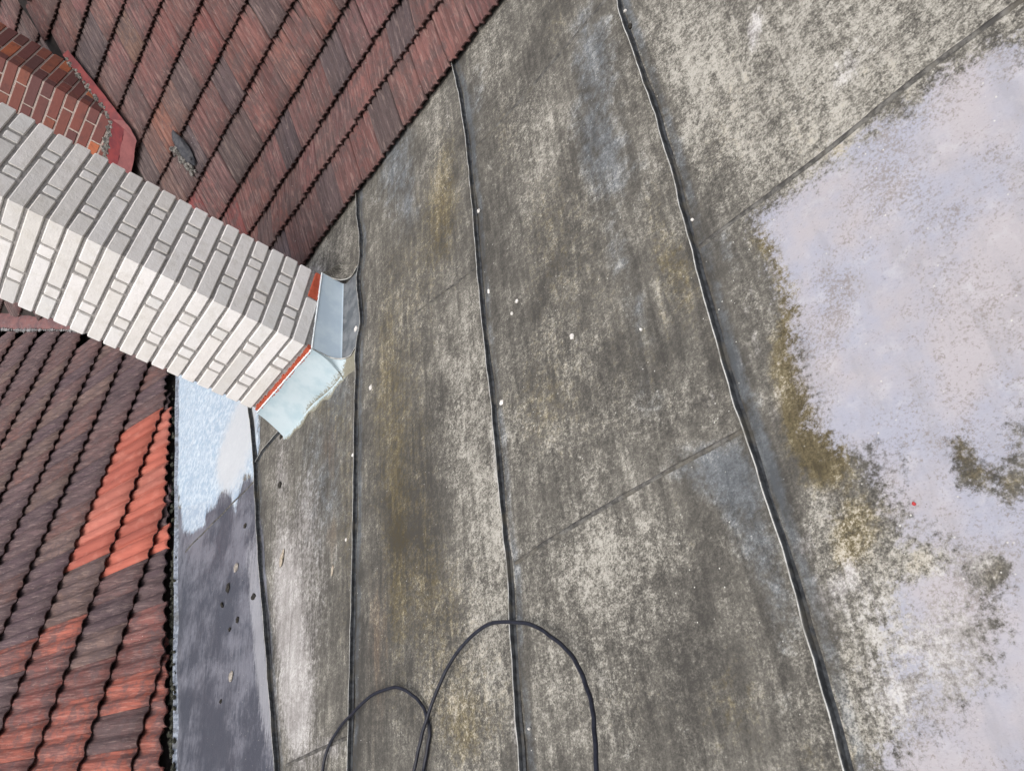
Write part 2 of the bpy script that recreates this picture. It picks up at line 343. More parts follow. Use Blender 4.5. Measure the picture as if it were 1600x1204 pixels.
PALE = [ (1450,960,80,90,0,.5),(1400,1090,70,70,0,.45),(1530,860,60,50,0,.5),(1500,1050,50,50,0,.5),(1540,700,60,60,0,.3),(1350,960,40,60,0,.35),(372,690,24,60,0,.9),(350,740,16,50,0,.7),(385,650,14,30,0,.8),(398,940,10,130,-6,.8),(412,1080,12,100,-6,.8),(404,860,8,60,0,.6),(330,1010,6,90,0,.25),(1260,850,20,30,0,.6),(1300,780,30,30,0,.45),(1280,950,30,50,0,.4),(1215,640,16,40,0,.5),(1120,340,20,40,0,.3),(1165,470,24,40,0,.35),(1175,560,30,50,0,.35),(1180,45,12,38,8,.9),(1322,110,20,45,25,.7),(1370,70,20,20,0,.4),(448,890,26,110,-4,.75),(450,1010,22,120,-4,.8),(465,1110,24,90,0,.75),(520,1170,30,20,-25,.6),(500,900,24,180,0,.4),(478,790,16,90,0,.45),
 (440,740,16,40,0,.5),(775,720,8,90,-4,.55),(795,860,8,70,-4,.6),(1310,920,22,20,0,.45),(1330,890,20,26,0,.6),(900,530,8,6,0,.6),(1112,625,5,16,0,.6),(440,680,20,30,0,.4),(495,425,18,14,0,.7),(520,330,10,60,20,.4),
 (1225,70,20,60,0,.2),(1500,1040,80,60,0,.3),(1420,1100,60,60,0,.3),(1460,960,60,60,0,.35),(805,1140,8,50,0,.7),(712,1120,5,14,0,.6),(700,180,6,60,0,.4)]
RUST = [ (515,690,16,60,0,.6),(590,1020,22,170,0,.55),(690,320,12,60,0,.5),(520,840,14,40,0,.5),(585,520,12,60,0,.4),(650,760,14,70,0,.3),(1390,80,40,30,0,.25),(1350,60,30,26,0,.3)]
DARK = [ (960,590,60,120,-8,.35),(780,380,30,200,-3,.35),(620,720,60,180,0,.35),(560,1100,8,200,0,.4),(1140,880,60,80,-10,.4),(1090,1080,60,120,0,.45),(700,640,50,60,0,.25),(1100,620,40,60,0,.3),(840,420,40,160,0,.2),(1230,760,14,120,-17,.3),(890,950,60,200,0,.15),(1245,1100,30,120,-15,.35),(640,900,50,200,0,.35),(1095,300,30,120,-20,.2)]
def fields(P):
    n = len(P); z = np.zeros(n)
    A = np.zeros((n,3)); B = np.zeros((n,3)); C_ = np.zeros((n,3))
    A[:,0] = region(P, PAINT, .075)
    for b in MOSS: A[:,1] += blob(P, *b)
    for b in ((1500,700,24,50,-20,.55),(1530,745,50,34,20,.52),(1480,830,60,20,0,.25),(1580,650,40,50,0,.35),(1590,740,30,60,0,.6),(1340,265,30,20,0,.35),(1395,410,30,60,30,.25),(1410,700,30,30,0,.3),(1560,240,40,40,0,.25),(1440,880,40,20,0,.5),(1550,890,30,26,0,.8)):
        A[:,0] -= blob(P, *b)
    for b in ((1330,1000,60,60,0,.25),(1440,990,60,80,0,.35),(1420,920,40,40,0,.35),(1330,890,26,20,0,.35),(1300,810,16,26,0,.35),(1390,1180,60,60,0,.35),(1480,940,60,40,0,.3),(1410,1060,50,50,0,.3)):
        A[:,0] += blob(P, *b)
    A[:,2] = .22
    for b in LICH: A[:,2] += blob(P, *b)
    for b in BARE: B[:,0] += blob(P, *b)
    for b in PALE: B[:,1] += blob(P, *b)
    B[:,2] = region(P, SKYP, .06)
    for b in RUST: C_[:,0] += blob(P, *b)
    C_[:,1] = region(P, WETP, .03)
    for b in DARK: C_[:,2] += blob(P, *b)
    # sheet washed clean along every seam; dark line mixes dirt and painted seam shadow
    for i in range(len(SEAMS)):
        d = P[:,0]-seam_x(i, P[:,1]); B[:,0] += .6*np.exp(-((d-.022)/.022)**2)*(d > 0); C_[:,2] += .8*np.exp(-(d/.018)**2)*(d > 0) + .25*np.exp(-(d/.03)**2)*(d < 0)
        A[:,2] -= .25*np.exp(-((d-.02)/.035)**2)*(d > 0)
    A[:,0] = np.clip(A[:,0], 0, 1)
    # to the right of and beyond the frame the sheet simply carries on with the same growth
    return np.clip(A,0,1), np.clip(B,0,1), np.clip(C_,0,1)

# chimney survey
CH_SE = roof(537,569.5); CH_W = .459*S; CH_D = .330*S      # south-east foot, width along x, depth along y
xE, yS = CH_SE[0], CH_SE[1]; xW, yN = xE-CH_W, yS+CH_D
UP = .168                                                    # height of the flashing upstand
def sheet_z(x, y):
    x = np.asarray(x, float); y = np.asarray(y, float); z = TA*y
    z = z + .0025*np.sin(x*7+y*2.1)*np.sin(y*5.3+x*1.7) + .0018*np.sin(y*17+np.sin(x*9)*2)
    return z
mroof = empty('metal_roof', (0,0,0), 'weathered grey sheet metal roof with standing seams and worn lavender coating', 'roof')
def grid_panel(name, fl, fr, y0, y1, nx, step, lab=None, zf=sheet_z):
    ys = np.arange(y0, y1+step*.5, step); vs = []; fs = []
    for y in ys:
        a, b = fl(y), fr(y)
        xs = np.linspace(a, b, nx+1); vs += [(x, y, 0) for x in xs]
    V = np.array(vs); V[:,2] = zf(V[:,0], V[:,1])
    m = nx+1
    for j in range(len(ys)-1):
        for i in range(nx): fs.append((j*m+i, j*m+i+1, (j+1)*m+i+1, (j+1)*m+i))
    A, B, C_ = fields(V[:,:2])
    o = mesh_obj(name, V, fs, M_SHEET, mroof, True, {'mapA': A, 'mapB': B, 'mapC': C_})
    if lab: o['label'] = lab
    return o
YV = .05
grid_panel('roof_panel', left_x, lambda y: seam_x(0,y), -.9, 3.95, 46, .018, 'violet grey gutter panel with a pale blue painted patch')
grid_panel('roof_panel', lambda y: seam_x(0,y), lambda y: seam_x(1,y), -.9, Y1, 60, .018)
grid_panel('roof_panel', lambda y: seam_x(1,y), lambda y: seam_x(2,y), -.9, Y1, 56, .018)
grid_panel('roof_panel', lambda y: seam_x(2,y), lambda y: seam_x(3,y), -.9, Y1, 56, .018)
grid_panel('roof_panel', lambda y: seam_x(3,y), lambda y: seam_x(4,y), -.9, Y1, 60, .016, 'panel half covered by a worn lavender coating')
for i in (4,5,6): grid_panel('roof_panel', lambda y: seam_x(i,y), lambda y: seam_x(i+1,y), -.9, Y1, 24, .05)
# lower part of the roof behind the photographer
grid_panel('roof_panel', lambda y: left_x(-.9)-.0, lambda y: 2.88, Y0, -.9, 60, .08)

def seam(pts, h=.0185, name='standing_seam', lean=.0):
    """upright folded seam: thin web, slightly thicker hem on top with a worn edge"""
    P = np.array(pts); b = MB(); n = len(P)
    T = np.gradient(P, axis=0); T /= np.linalg.norm(T, axis=1)[:,None]
    prof = [(.007,0),(.0022,.005),(.0018,h*.45),(.0030,h*.52),(.0030,h*.95),(.0014,h),(-.0016,h),(-.0030,h*.93),(-.0022,h*.6),(-.0022,.005),(-.006,0)]
    for i in range(n):
        up = NR; sdv = np.cross(T[i], up); sdv /= np.linalg.norm(sdv)
        wob = .0010*math.sin(i*.7)+.0008*math.sin(i*1.9+1)
        for (a, c) in prof: b.v.append(tuple(P[i] + sdv*(a + (wob+lean)*c/h) + up*(c*(1+.04*math.sin(i*.9)))))
    m = len(prof); b.c = [(1,1,1)]*len(b.v)
    for i in range(n-1):
        for j in range(m-1):
            b.f.append((i*m+j, i*m+j+1, (i+1)*m+j+1, (i+1)*m+j)); b.mi.append(1 if j in (5,) else 0)
    b.f.append(tuple(range(m))); b.mi.append(0); b.f.append(tuple((n-1)*m+j for j in range(m))[::-1]); b.mi.append(0)
    return b.build(name, [M_SEAM, M_EDGE], mroof, False)
def seam_line(i, y0, y1):
    ys = np.arange(y0, y1, .03); ws = [(seam_x(i,y) + .0010*math.sin(y*23+i)+.0006*math.sin(y*51), y) for y in ys]
    return [(x, y, TA*y+.001) for x, y in ws]
seam(seam_line(0, Y0, roof(392,632)[1]+.1), .022)
seam(seam_line(1, Y0, Y1-.05)); seam(seam_line(2, Y0, Y1-.05)); seam(seam_line(3, Y0, Y1-.05), .0225)
for i in (4,5,6): seam(seam_line(i, Y0, Y1-.05))
def on_roof(pts, h=.001, step=.02):
    P = np.array([roof(*p) for p in pts]); out = [P[0]]
    for a, b in zip(P[:-1], P[1:]):
        k = max(1, int(np.linalg.norm(b-a)/step)); out += [a+(b-a)*(t+1)/k for t in range(k)]
    out = np.array(out); out[:,2] = sheet_z(out[:,0], out[:,1])+h; return out
def joint(pts, wd=.011, name='cross_joint'):
    P = on_roof(pts, 0); b = MB(); T = np.gradient(P, axis=0); T /= np.linalg.norm(T, axis=1)[:,None]; n = len(P)
    prof = [(-wd*.6,-.001),(-wd*.45,.0042),(wd*.1,.005),(wd*.5,.0012),(wd*.62,-.001)]
    for i in range(n):
        sdv = np.cross(T[i], NR); 
        if sdv[1] > 0: sdv = -sdv
        k = 1+.25*mnoise.noise(Vector(P[i]*14))
        for a, c in prof: b.v.append(tuple(P[i]+sdv*a*k+NR*c*k))
    m = len(prof); b.c = [(1,1,1)]*len(b.v)
    for i in range(n-1):
        for j in range(m-1): b.f.append((i*m+j, i*m+j+1, (i+1)*m+j+1, (i+1)*m+j)); b.mi.append(0)
    return b.build(name, M_JOINT, mroof, True)
joint([(975,-28),(950,0),(870,90),(805,165),(745,232)])
joint([(1700,-75),(1600,0),(1450,110),(1280,245),(1094,387)])
joint([(1167,669),(1060,728),(980,772),(905,815),(850,848),(806,880)])
joint([(752,413),(700,452),(650,490)], .006)
joint([(548,1150),(500,1170),(447,1196)])
joint([(403,746),(370,780),(335,815),(290,862)], .009)
# turned-up lip of the gutter panel under the tiles
lp = []; ys = np.arange(-.9, VA[1]+.3, .03)
b = MB()
for i, y in enumerate(ys):
    x = left_x(y)+.006*math.sin(y*9)+.003*math.sin(y*31); z = TA*y
    for (a, c) in ((.02,-.001),(.006,.006),(.0,.022),(-.004,.022),(-.004,-.01)): b.v.append((x+a, y, z+c))
m = 5; b.c = [(1,1,1)]*len(b.v)
for i in range(len(ys)-1):
    for j in range(m-1): b.f.append((i*m+j, i*m+j+1, (i+1)*m+j+1, (i+1)*m+j)); b.mi.append(0)
b.build('gutter_lip', mat_seam("lip_metal", (.16,.18,.22), (.34,.38,.44)), mroof, True)

# crease seam from the chimney apron corner to the left seam
seam(on_roof([(443,667),(439,676),(428,688),(412,706),(402,722)]), .016)

# ------------------------------------------------------------------ white brick chimney
def offset(poly, d):
    n = len(poly); out = []
    for i in range(n):
        p0, p1, p2 = (np.array(poly[(i+k)%n]) for k in (-1,0,1))
        e1 = p1-p0; e2 = p2-p1; n1 = np.array([-e1[1], e1[0]])/np.linalg.norm(e1); n2 = np.array([-e2[1], e2[0]])/np.linalg.norm(e2)
        k = (n1+n2)/(1+n1@n2); out.append(p1+k*d)
    return out                                   # counter-clockwise polygon: positive d shrinks it
def prism(b, poly, z0, z1, c, M=None, jit=0.0, rnd=0.002):
    n = len(poly); ins = offset(poly, c); vs = []
    jz = [random.uniform(-rnd, rnd) for _ in range(n)]
    jx = [random.uniform(-rnd, rnd)*.5 for _ in range(2*n)]
    for ring, z in ((ins, z0), (poly, z0+c), (poly, z1-c), (ins, z1)):
        for k, p in enumerate(ring): vs.append((p[0]+jx[k], p[1]+jx[n+k], z+jz[k]*.8))
    fs = [tuple(range(n))[::-1], tuple(3*n+i for i in range(n))]
    for r in range(3):
        for i in range(n): fs.append((r*n+i, r*n+(i+1)%n, (r+1)*n+(i+1)%n, (r+1)*n+i))
    if M is not None: vs = [tuple(M @ Vector(v)) for v in vs]
    b.add(vs, fs)
def brick_shell(x0, y0, x1, y1, z0, ncourse, ch, gap, fS, fT, depth=.06, chf=.004, M=None, skip=None, header=False, prot=.0):
    """rectangular chimney shell, courses of L-shaped corner bricks and short closers between them"""
    b = MB(); W, D = x1-x0, y1-y0; g = gap
    for k in range(ncourse):
        za, zb = z0+k*ch+gap*.5, z0+(k+1)*ch-gap*.5; par = k % 2
        def arm(Lf, first): return (Lf*(1-fS-fT) if first else Lf*fS)
        # corners in ccw order: SW, SE, NE, NW ; arm along next face and along previous face
        C = [(x0,y0),(x1,y0),(x1,y1),(x0,y1)]; dn = [(1,0),(0,1),(-1,0),(0,-1)]; Ls = [W, D, W, D]
        for i in range(4):
            o = random.uniform(-.0012, .0012)
            nx_ = dn[i]; pv = (-dn[i-1][0], -dn[i-1][1])
            vg = g*1.35; a = arm(Ls[i], par == 0) - vg*.5; p = arm(Ls[i-1], par == 1) - vg*.5
            a *= random.uniform(.985,1.015); p *= random.uniform(.985,1.015)
            c = np.array(C[i], float); nxv = np.array(nx_, float); pvv = np.array(pv, float)
            c = c - (nxv+pvv)*o
            poly = [c, c+nxv*a, c+nxv*a+pvv*depth, c+nxv*depth+pvv*depth, c+nxv*depth+pvv*p, c+pvv*p]
            if skip and skip(k, i, 'L'): continue
            prism(b, poly, za, zb, chf, M)
        for i in range(4):
            if skip and skip(k, i, 'T'): continue
            nxv = np.array(dn[i], float); inn = np.array([-dn[i][1], dn[i][0]], float)*1.0
            s = Ls[i]*(1-fS-fT) if par == 0 else Ls[i]*fS; c = np.array(C[i], float)+nxv*(s+vg*.5) + inn*random.uniform(0,.002)
            L = Ls[i]*fT-vg
            poly = [c, c+nxv*L, c+nxv*L+inn*depth, c+inn*depth]
            prism(b, poly, za+.001, zb-.001, chf, M)
    return b
CH = .0547*S                                     # one course
ch = empty('brick_chimney', (xE-CH_W/2, yS+CH_D/2, TA*yS), 'tall whitish brick chimney rising beside the sheet metal roof', 'chimney')
zbase = TA*yS + UP + .030                         # bottom of the lowest whole course
b = brick_shell(xW, yS, xE, yN, zbase, 24, CH, .0135, .25, .125, chf=.0045, skip=lambda k, i, t: k == 0 and ((i == 2 and t == 'L') or (i == 1 and t == 'T')))
b.build('brickwork', M_BRICK, ch)
b = MB(); b.box(((xW+xE)/2, (yS+yN)/2, zbase+12*CH-.2), CH_W/2-.0085, CH_D/2-.0085, 12*CH+.2)
b.build('mortar_core', M_MORTAR, ch)
# concrete cap far above the frame
b = MB(); zt = zbase+24*CH
prism(b, [(xW-.06,yS-.06),(xE+.06,yS-.06),(xE+.06,yN+.06),(xW-.06,yN+.06)], zt, zt+.09, .01)
prism(b, [(xW+.1,yS+.1),(xE-.1,yS+.1),(xE-.1,yN-.1),(xW+.1,yN-.1)], zt+.091, zt+.2, .01)
b.build('chimney_cap', M_MORTAR, ch)
# red primer showing between bricks and flashing
b = MB()
z1 = zbase-.006; prism(b, [(xE-.04,yS+CH_D*.645),(xE+.0005,yS+CH_D*.645),(xE+.0005,yN-.001),(xE-.04,yN-.001)], zbase-.06, zbase+CH-.012, .003)
b.build('primer_band', M_PRIMER, ch)
b = MB(); n = 40; zs = TA*yS+UP
for i in range(n):
    xa = xW+.004+(CH_W-.008)*i/n; xb = xa+(CH_W-.008)/n*.999; top = z1-.002+random.uniform(-.006, .003)
    b.add([(xa,yS-.0015,zs-.03),(xb,yS-.0015,zs-.03),(xb,yS-.0015,top),(xa,yS-.0015,top),(xa,yS+.02,zs-.03),(xb,yS+.02,zs-.03),(xb,yS+.02,top),(xa,yS+.02,top)],
          [(0,1,2,3),(3,2,6,7),(0,3,7,4),(1,5,6,2)])
    if random.random() < .75 and 0 < i < n-1:         # drips of primer over the sealant
        d = random.uniform(.004,.013)
        b.add([(xa,yS-.0085,zs-d),(xb-.003,yS-.0085,zs-d),(xb-.004,yS-.0065,zs+.008),(xa+.002,yS-.0065,zs+.008)], [(0,1,2,3)])
b.build('primer_band', M_PRIMER, ch)

# flashing, east side: upstand curving into the gutter pan, ends closed by curved raised seams
fl = empty('chimney_flashing', (xE, yS, TA*yS), 'pale blue coated metal flashing folded round the foot of the white chimney', 'flashing')
def top_at(y): return UP-.034*min(max((y-yS)/CH_D,0),1.1)
def filletprof(r, top):                             # (dx from upstand, dz above roof) from the top of the upstand to the pan
    p = [(0.006, top), (.006, top*.7), (.006, r)]
    for k in range(1, 7): a = math.pi/2*k/6; p.append((.006+r*(1-math.cos(a)), r*(1-math.sin(a))+.003))
    return p
xr = lambda y: seam_x(1, y)-.006
def pan(b, ya, yb, r, ny=14):
    for j in range(ny+1):
        y = ya+(yb-ya)*j/ny; pr = filletprof(r, top_at(y)); xl = pr[-1][0]
        far = xr(y)-xE; pr = pr+[(xl+(far-xl)*t, .003) for t in (.33,.66,1)]
        for (dx, dz) in pr: b.v.append((xE+dx, y, TA*y+dz))
    m = 9+3; b.c = [(1,1,1)]*len(b.v)
    for j in range(ny):
        for i in range(m-1): b.f.append((j*m+i, j*m+i+1, (j+1)*m+i+1, (j+1)*m+i)); b.mi.append(1 if i >= 4 else 0)
yA, yB = yS-.004, yN+.012
b = MB(); pan(b, yA, yB, .022); b.build('east_upstand', [M_PAN, M_PAND], fl, True)
def ribbon(name, pts, h, mat, parent, nrm=None, wd=.004):
    P = np.array(pts); T = np.gradient(P, axis=0); T /= np.linalg.norm(T, axis=1)[:,None]; b = MB()
    for i in range(len(P)):
        u = np.array(nrm[i]) if nrm is not None else NR; s = np.cross(T[i], u); s /= np.linalg.norm(s)
        for a, c in ((wd,0),(wd,h),(-wd,h),(-wd,0)): b.v.append(tuple(P[i]+s*a+u*c))
    b.c = [(1,1,1)]*len(b.v)
    for i in range(len(P)-1):
        for j in range(4): b.f.append((i*4+j, i*4+(j+1)%4, (i+1)*4+(j+1)%4, (i+1)*4+j)); b.mi.append(1 if j == 1 else 0)
    b.f += [(0,1,2,3),((len(P)-1)*4+3,(len(P)-1)*4+2,(len(P)-1)*4+1,(len(P)-1)*4)]; b.mi += [0,0]
    return b.build(name, mat, parent)
def curved_seam(y, sag=0.0):
    r = .085; tp = top_at(y); pr = [(.006, tp), (.006, tp*.88), (.006, r+.02)]
    for k in range(0, 11): a = math.pi/2*k/10; pr.append((.006+r*(1-math.cos(a)), r*(1-math.sin(a))+.004))
    far = xr(y)-xE; xl = pr[-1][0]; pr += [(xl+(far-xl)*t, .004+.010*t) for t in (.25,.5,.75,1)]
    return [(xE+dx, y, TA*y+dz) for dx, dz in pr], pr
def closed_end(y, dirn, name, mat):
    """curved sheet end: raised seam line plus the sheet behind it filling the fillet"""
    line, pr = curved_seam(y)
    ribbon('curved_seam', line, .006, [M_SEAM, M_EDGE], fl, nrm=[(0,-dirn*.0+0,1) if False else NR for _ in line], wd=.003)
    return line
LN = closed_end(yN+.010, 1, 'n', None); LS_ = closed_end(yS-.002, -1, 's', None)
def cant(line, y, y2, name, mats, k=.0):
    """sheet swept from the curved seam down to the roof plane"""
    b = MB(); n = len(line); steps = 7
    for j in range(steps+1):
        t = j/steps; e = (1-t)**1.6
        for (x, _, z) in line:
            yy = y+(y2-y)*t; zz0 = TA*y; hgt = z-zz0
            b.v.append((x, yy, TA*yy + .003*(1-t)+ hgt*e - .004*t))
    b.c = [(1,1,1)]*len(b.v)
    for j in range(steps):
        for i in range(n-1): b.f.append((j*n+i, j*n+i+1, (j+1)*n+i+1, (j+1)*n+i)); b.mi.append(0)
    V = np.array(b.v); A, B, C_ = fields(V[:,:2])
    A[:,2] = np.clip(A[:,2]+.1, 0, 1)
    return mesh_obj(name, V, b.f, mats, fl, True, {'mapA': A, 'mapB': B, 'mapC': C_})
cant(LN, yN+.010, yN+.24, 'north_cant', M_SHEET)

# south apron: leaning sheet from the brickwork down to the roof
apx = [xW-.01+(xE+.008-xW+.01)*i/24 for i in range(25)]
yb_ = roof(443,665)[1]
b = MB()
rows = 8
for j in range(rows+1):
    t = j/rows
    for i, x in enumerate(apx):
        lean = .055+.010*math.sin(i*.4)
        y = yS-.007-lean*t**1.5; z = TA*y + UP*(1-t) + .004
        b.v.append((x - .02*t*(i == 0), y, z))
m = len(apx); b.c = [(1,1,1)]*len(b.v)
for j in range(rows):
    for i in range(m-1): b.f.append((j*m+i, (j+1)*m+i, (j+1)*m+i+1, j*m+i+1)); b.mi.append(0)
# toe that runs out on the sheet and closing piece round the south-east corner
V = np.array(b.v)
gA = G("apron_with_algae"); ar, ag, ab, _ = gA.attr("wear")
cA = gA.mix(gA.ramp(gA.noise(9, 5, .6), .38, .62), (.34,.435,.48), (.42,.50,.535))
cA = gA.mix(gA.ramp(gA.math('ADD', ar, gA.math('MULTIPLY', gA.math('SUBTRACT', gA.noise(70, 6, .8), .5), 1.5)), .55, .8), cA, gA.mix(gA.noise(90, 4, .7), (.10,.09,.05), (.30,.29,.24)))
M_APRON = gA.out(cA, gA.bump(gA.noise(60, 5, .6), .2, .002), .55)
toe = []
tt = np.repeat(np.linspace(0,1,rows+1), m); ii = np.tile(np.arange(m), rows+1)
wear = np.clip((tt-.62)*2.2*np.clip((ii-3)/8,0.15,1),0,1)
mesh_obj('south_apron', V, b.f, M_APRON, fl, True, {'wear': np.stack([wear,wear,wear],1)})
# algae-covered toe of the apron on the sheet
b = MB(); m = len(apx)
for j in range(6):
    t = j/5
    for i, x in enumerate(apx):
        y = yS-.062-.010*math.sin(i*.4)-t*(.03+.012*math.sin(i*1.1)); z = TA*y+.006*(1-t)-.0005+.0012
        b.v.append((x+ (0 if i else -.02), y, z))
b.c = []; 
for j in range(5):
    for i in range(m-1): b.f.append((j*m+i, (j+1)*m+i, (j+1)*m+i+1, j*m+i+1))
t5 = np.repeat(np.linspace(0,1,6), m)
wr = np.clip(.45+.5*t5,0,1)
mesh_obj('apron_toe', b.v, b.f, M_APRON, fl, True, {'wear': np.stack([wr,wr,wr],1)})
# corner wing joining apron and pan, swept from the southern curved seam
b = MB(); n = len(LS_)
for j in range(9):
    t = j/8
    for (x, _, z) in LS_:
        dx = max(0, x-xE); yy = yS-.002-(.060+.03*t)*t**1.3; hgt = z-TA*(yS-.002)
        b.v.append((x-.0*t, yy, TA*yy+.003+hgt*(1-t)**1.15-.003*t))
for j in range(8):
    for i in range(n-1): b.f.append((j*n+i, (j+1)*n+i, (j+1)*n+i+1, j*n+i+1))
V = np.array(b.v); w5 = np.clip((V[:,0]-xE-.015)/.06,0,1)*.9+np.repeat(np.linspace(0,.9,9), n)
mesh_obj('corner_wing', V, b.f, M_APRON, fl, True, {'wear': np.stack([w5,w5,w5],1).clip(0,1)})
# sealant line along the top of the flashing
def bead(name, pts, r, mat, parent, seg=7, jit=.3):
    P = np.array(pts); T = np.gradient(P, axis=0); T /= np.linalg.norm(T, axis=1)[:,None]; b = MB()
    for i in range(len(P)):
        u = np.array([0,0,1.]) if abs(T[i][2]) < .9 else np.array([1.,0,0]); s = np.cross(T[i], u); s /= np.linalg.norm(s); u = np.cross(s, T[i])
        rr = r*(1+random.uniform(-jit, jit))
        for k in range(seg): a = 2*math.pi*k/seg; b.v.append(tuple(P[i]+s*math.cos(a)*rr+u*math.sin(a)*rr))
    b.c = [(1,1,1)]*len(b.v)
    for i in range(len(P)-1):
        for k in range(seg): b.f.append((i*seg+k, i*seg+(k+1)%seg, (i+1)*seg+(k+1)%seg, (i+1)*seg+k)); b.mi.append(0)
    b.f += [tuple(range(seg))[::-1], tuple((len(P)-1)*seg+k for k in range(seg))]; b.mi += [0,0]
    return b.build(name, mat, parent, True)
bead('sealant_bead', [(xE+.005, yS+(yN+.01-yS)*t, TA*(yS+CH_D*t)+top_at(yS+CH_D*t)+.002) for t in np.linspace(0,1,60)], .0042, M_SEAL, fl)
bead('sealant_bead', [(xW+(xE-xW)*t, yS-.006, TA*yS+UP+.001) for t in np.linspace(0,1,70)], .0045, M_SEAL, fl)

# ------------------------------------------------------------------ tiled roofs
def tile_mesh(width, length, prof, nlen, thick, corner=.0, wob=.0):
    """tile in local axes: x across, y up the slope from the front edge, z normal. returns verts, faces"""
    nx = len(prof)-1; vs = []; fs = []
    for s_ in (0, 1):
        for j in range(nlen+1):
            t = j/nlen
            for i, (u, h) in enumerate(prof):
                y = length*t
                if j == 0 and corner:                    # rounded front-left corner
                    e = max(0, 1-u*width/corner); y = corner*(1-math.sqrt(max(0, 1-e*e)))*.9
                z = h - s_*thick - (.002*(1-t)*0)
                if j == 0 and s_ == 0: z -= .002
                vs.append((u*width, y, z))
    m = nx+1; o2 = m*(nlen+1)
    for j in range(nlen):
        for i in range(nx):
            fs.append((j*m+i, j*m+i+1, (j+1)*m+i+1, (j+1)*m+i))
            fs.append((o2+j*m+i, o2+(j+1)*m+i, o2+(j+1)*m+i+1, o2+j*m+i+1))
    for i in range(nx): fs.append((i, o2+i, o2+i+1, i+1))   # the last faces but 2*nlen are the front edge
    for j in range(nlen): fs.append((j*m, (j+1)*m, o2+(j+1)*m, o2+j*m)); fs.append((j*m+nx, o2+j*m+nx, o2+(j+1)*m+nx, (j+1)*m+nx))
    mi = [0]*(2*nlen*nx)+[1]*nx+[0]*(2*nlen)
    return np.array(vs), fs, mi
TW = .1477*S; EXP = .211*S
prof_main = [(0,.003),(.004,.0135),(.04,.0205),(.10,.0225),(.125,.0165),(.15,.0215),(.19,.0200),(.215,.005),(.245,.0045),(.27,.0195),(.335,.0215),(.355,.0155),(.38,.021),(.43,.0195),(.455,.004),(.49,.0035),(.515,.0185),(.575,.0205),(.60,.0145),(.625,.020),(.69,.0185),(.715,.004),(.75,.0035),(.78,.0165),(.84,.0185),(.86,.0135),(.885,.0185),(.985,.0165),(1.0,.003)]
# front edges of the courses (y, z) with the pitch of the tile above them: the roof sweeps out at the foot
fronts = [(2.186,.488,27),(2.373,.605,20),(2.547,.690,31),(2.717,.816,44),(2.858,.980,44),(2.994,1.139,44)]
while len(fronts) < 24: y, z, _ = fronts[-1]; fronts.append((y+.137, z+.160, 44))
# lower roof plane through the valley line
PSI, PHI = R(2.1), R(30)
G2 = np.array([math.cos(PSI), math.sin(PSI)]); 
VA0 = roof(275,600); VB0 = roof(275,1204)
s2_ = -(VB0[2]-VA0[2])/((VB0-VA0)[:2]@G2); NL = np.array([s2_*G2[0], s2_*G2[1], 1.0]); CL = NL@VA0 + .035
def zleft(x, y): return (CL - NL[0]*x - NL[1]*y)
def zmain(y):
    ys = [f[0]*S for f in fronts]; zs = [f[1]*S for f in fronts]; return np.interp(y, ys, zs)-.02
MAINC = [((.165,.078,.070), 6), ((.140,.078,.072), 5), ((.118,.076,.070), 4), ((.090,.072,.071), 3), ((.190,.082,.072), 4), ((.150,.070,.066), 5), ((.064,.056,.060), 1.6)]
def pick(x, y):
    warm = 1.0 + 1.5*min(max((x+4.2)/2.4, -1), 1)
    ws = []
    for c, wt in MAINC:
        red = c[0]-c[1]; ws.append(wt*math.exp((warm-1)*(red-.06)*20))
    c = random.choices([c for c, _ in MAINC], ws)[0]; k = random.uniform(.88, 1.12)
    a_ = (.148,.076,.070); c = tuple((u*.8+q*.2)*1.08 for u, q in zip(c, a_))
    return tuple(v*k*random.uniform(.96,1.04) for v in c)
main = empty('tiled_roof', (0, EAVE_Y, fronts[0][1]*S), 'steep main roof of dull red and grey clay tiles above the metal sheets', 'roof')
XWEST = -3.36*S
b = MB()
special = {}
def sp(px, py, col, row=None): special[(px,py)] = col
for k in range(len(fronts)-1):
    y, z, p = fronts[k]; y *= S; z *= S; p = R(p); d = np.array([0, math.cos(p), math.sin(p)]); nn = np.array([0, -math.sin(p), math.cos(p)])
    fy, fz = fronts[k+1][0]*S, fronts[k+1][1]*S
    L = EXP+.045
    base = np.array([0, y, z]) - nn*.0215
    j0 = int(-7.4/TW); j1 = int((2.55+1.1107*S)/TW)
    tv, tf, tmi = tile_mesh(TW*.970, L, prof_main, 3, .013, .030)
    for j in range(j0, j1):
        x = -1.1107*S + TW*(j + (.5 if k % 2 else 0)) 
        x += random.uniform(-.003,.003)
        yc = y + .12
        if x < XWEST: continue
        tilt = random.uniform(-.004,.004); sk = random.uniform(-.006,.006); lift = random.uniform(-.002,.0035); sl_ = random.uniform(-.006,.006)
        P = base + np.array([x,0,0]) + tv[:,[0]]*np.array([1,0,0]) + (tv[:,[1]]+sl_)*d + tv[:,[2]]*nn
        P += (tv[:,[1]]*sk)*np.array([1,0,0]) + (tv[:,[0]]*tilt*4 + lift*(1-tv[:,[1]]/L))*nn
        b.add(P, tf, tmi, pick(x, y))
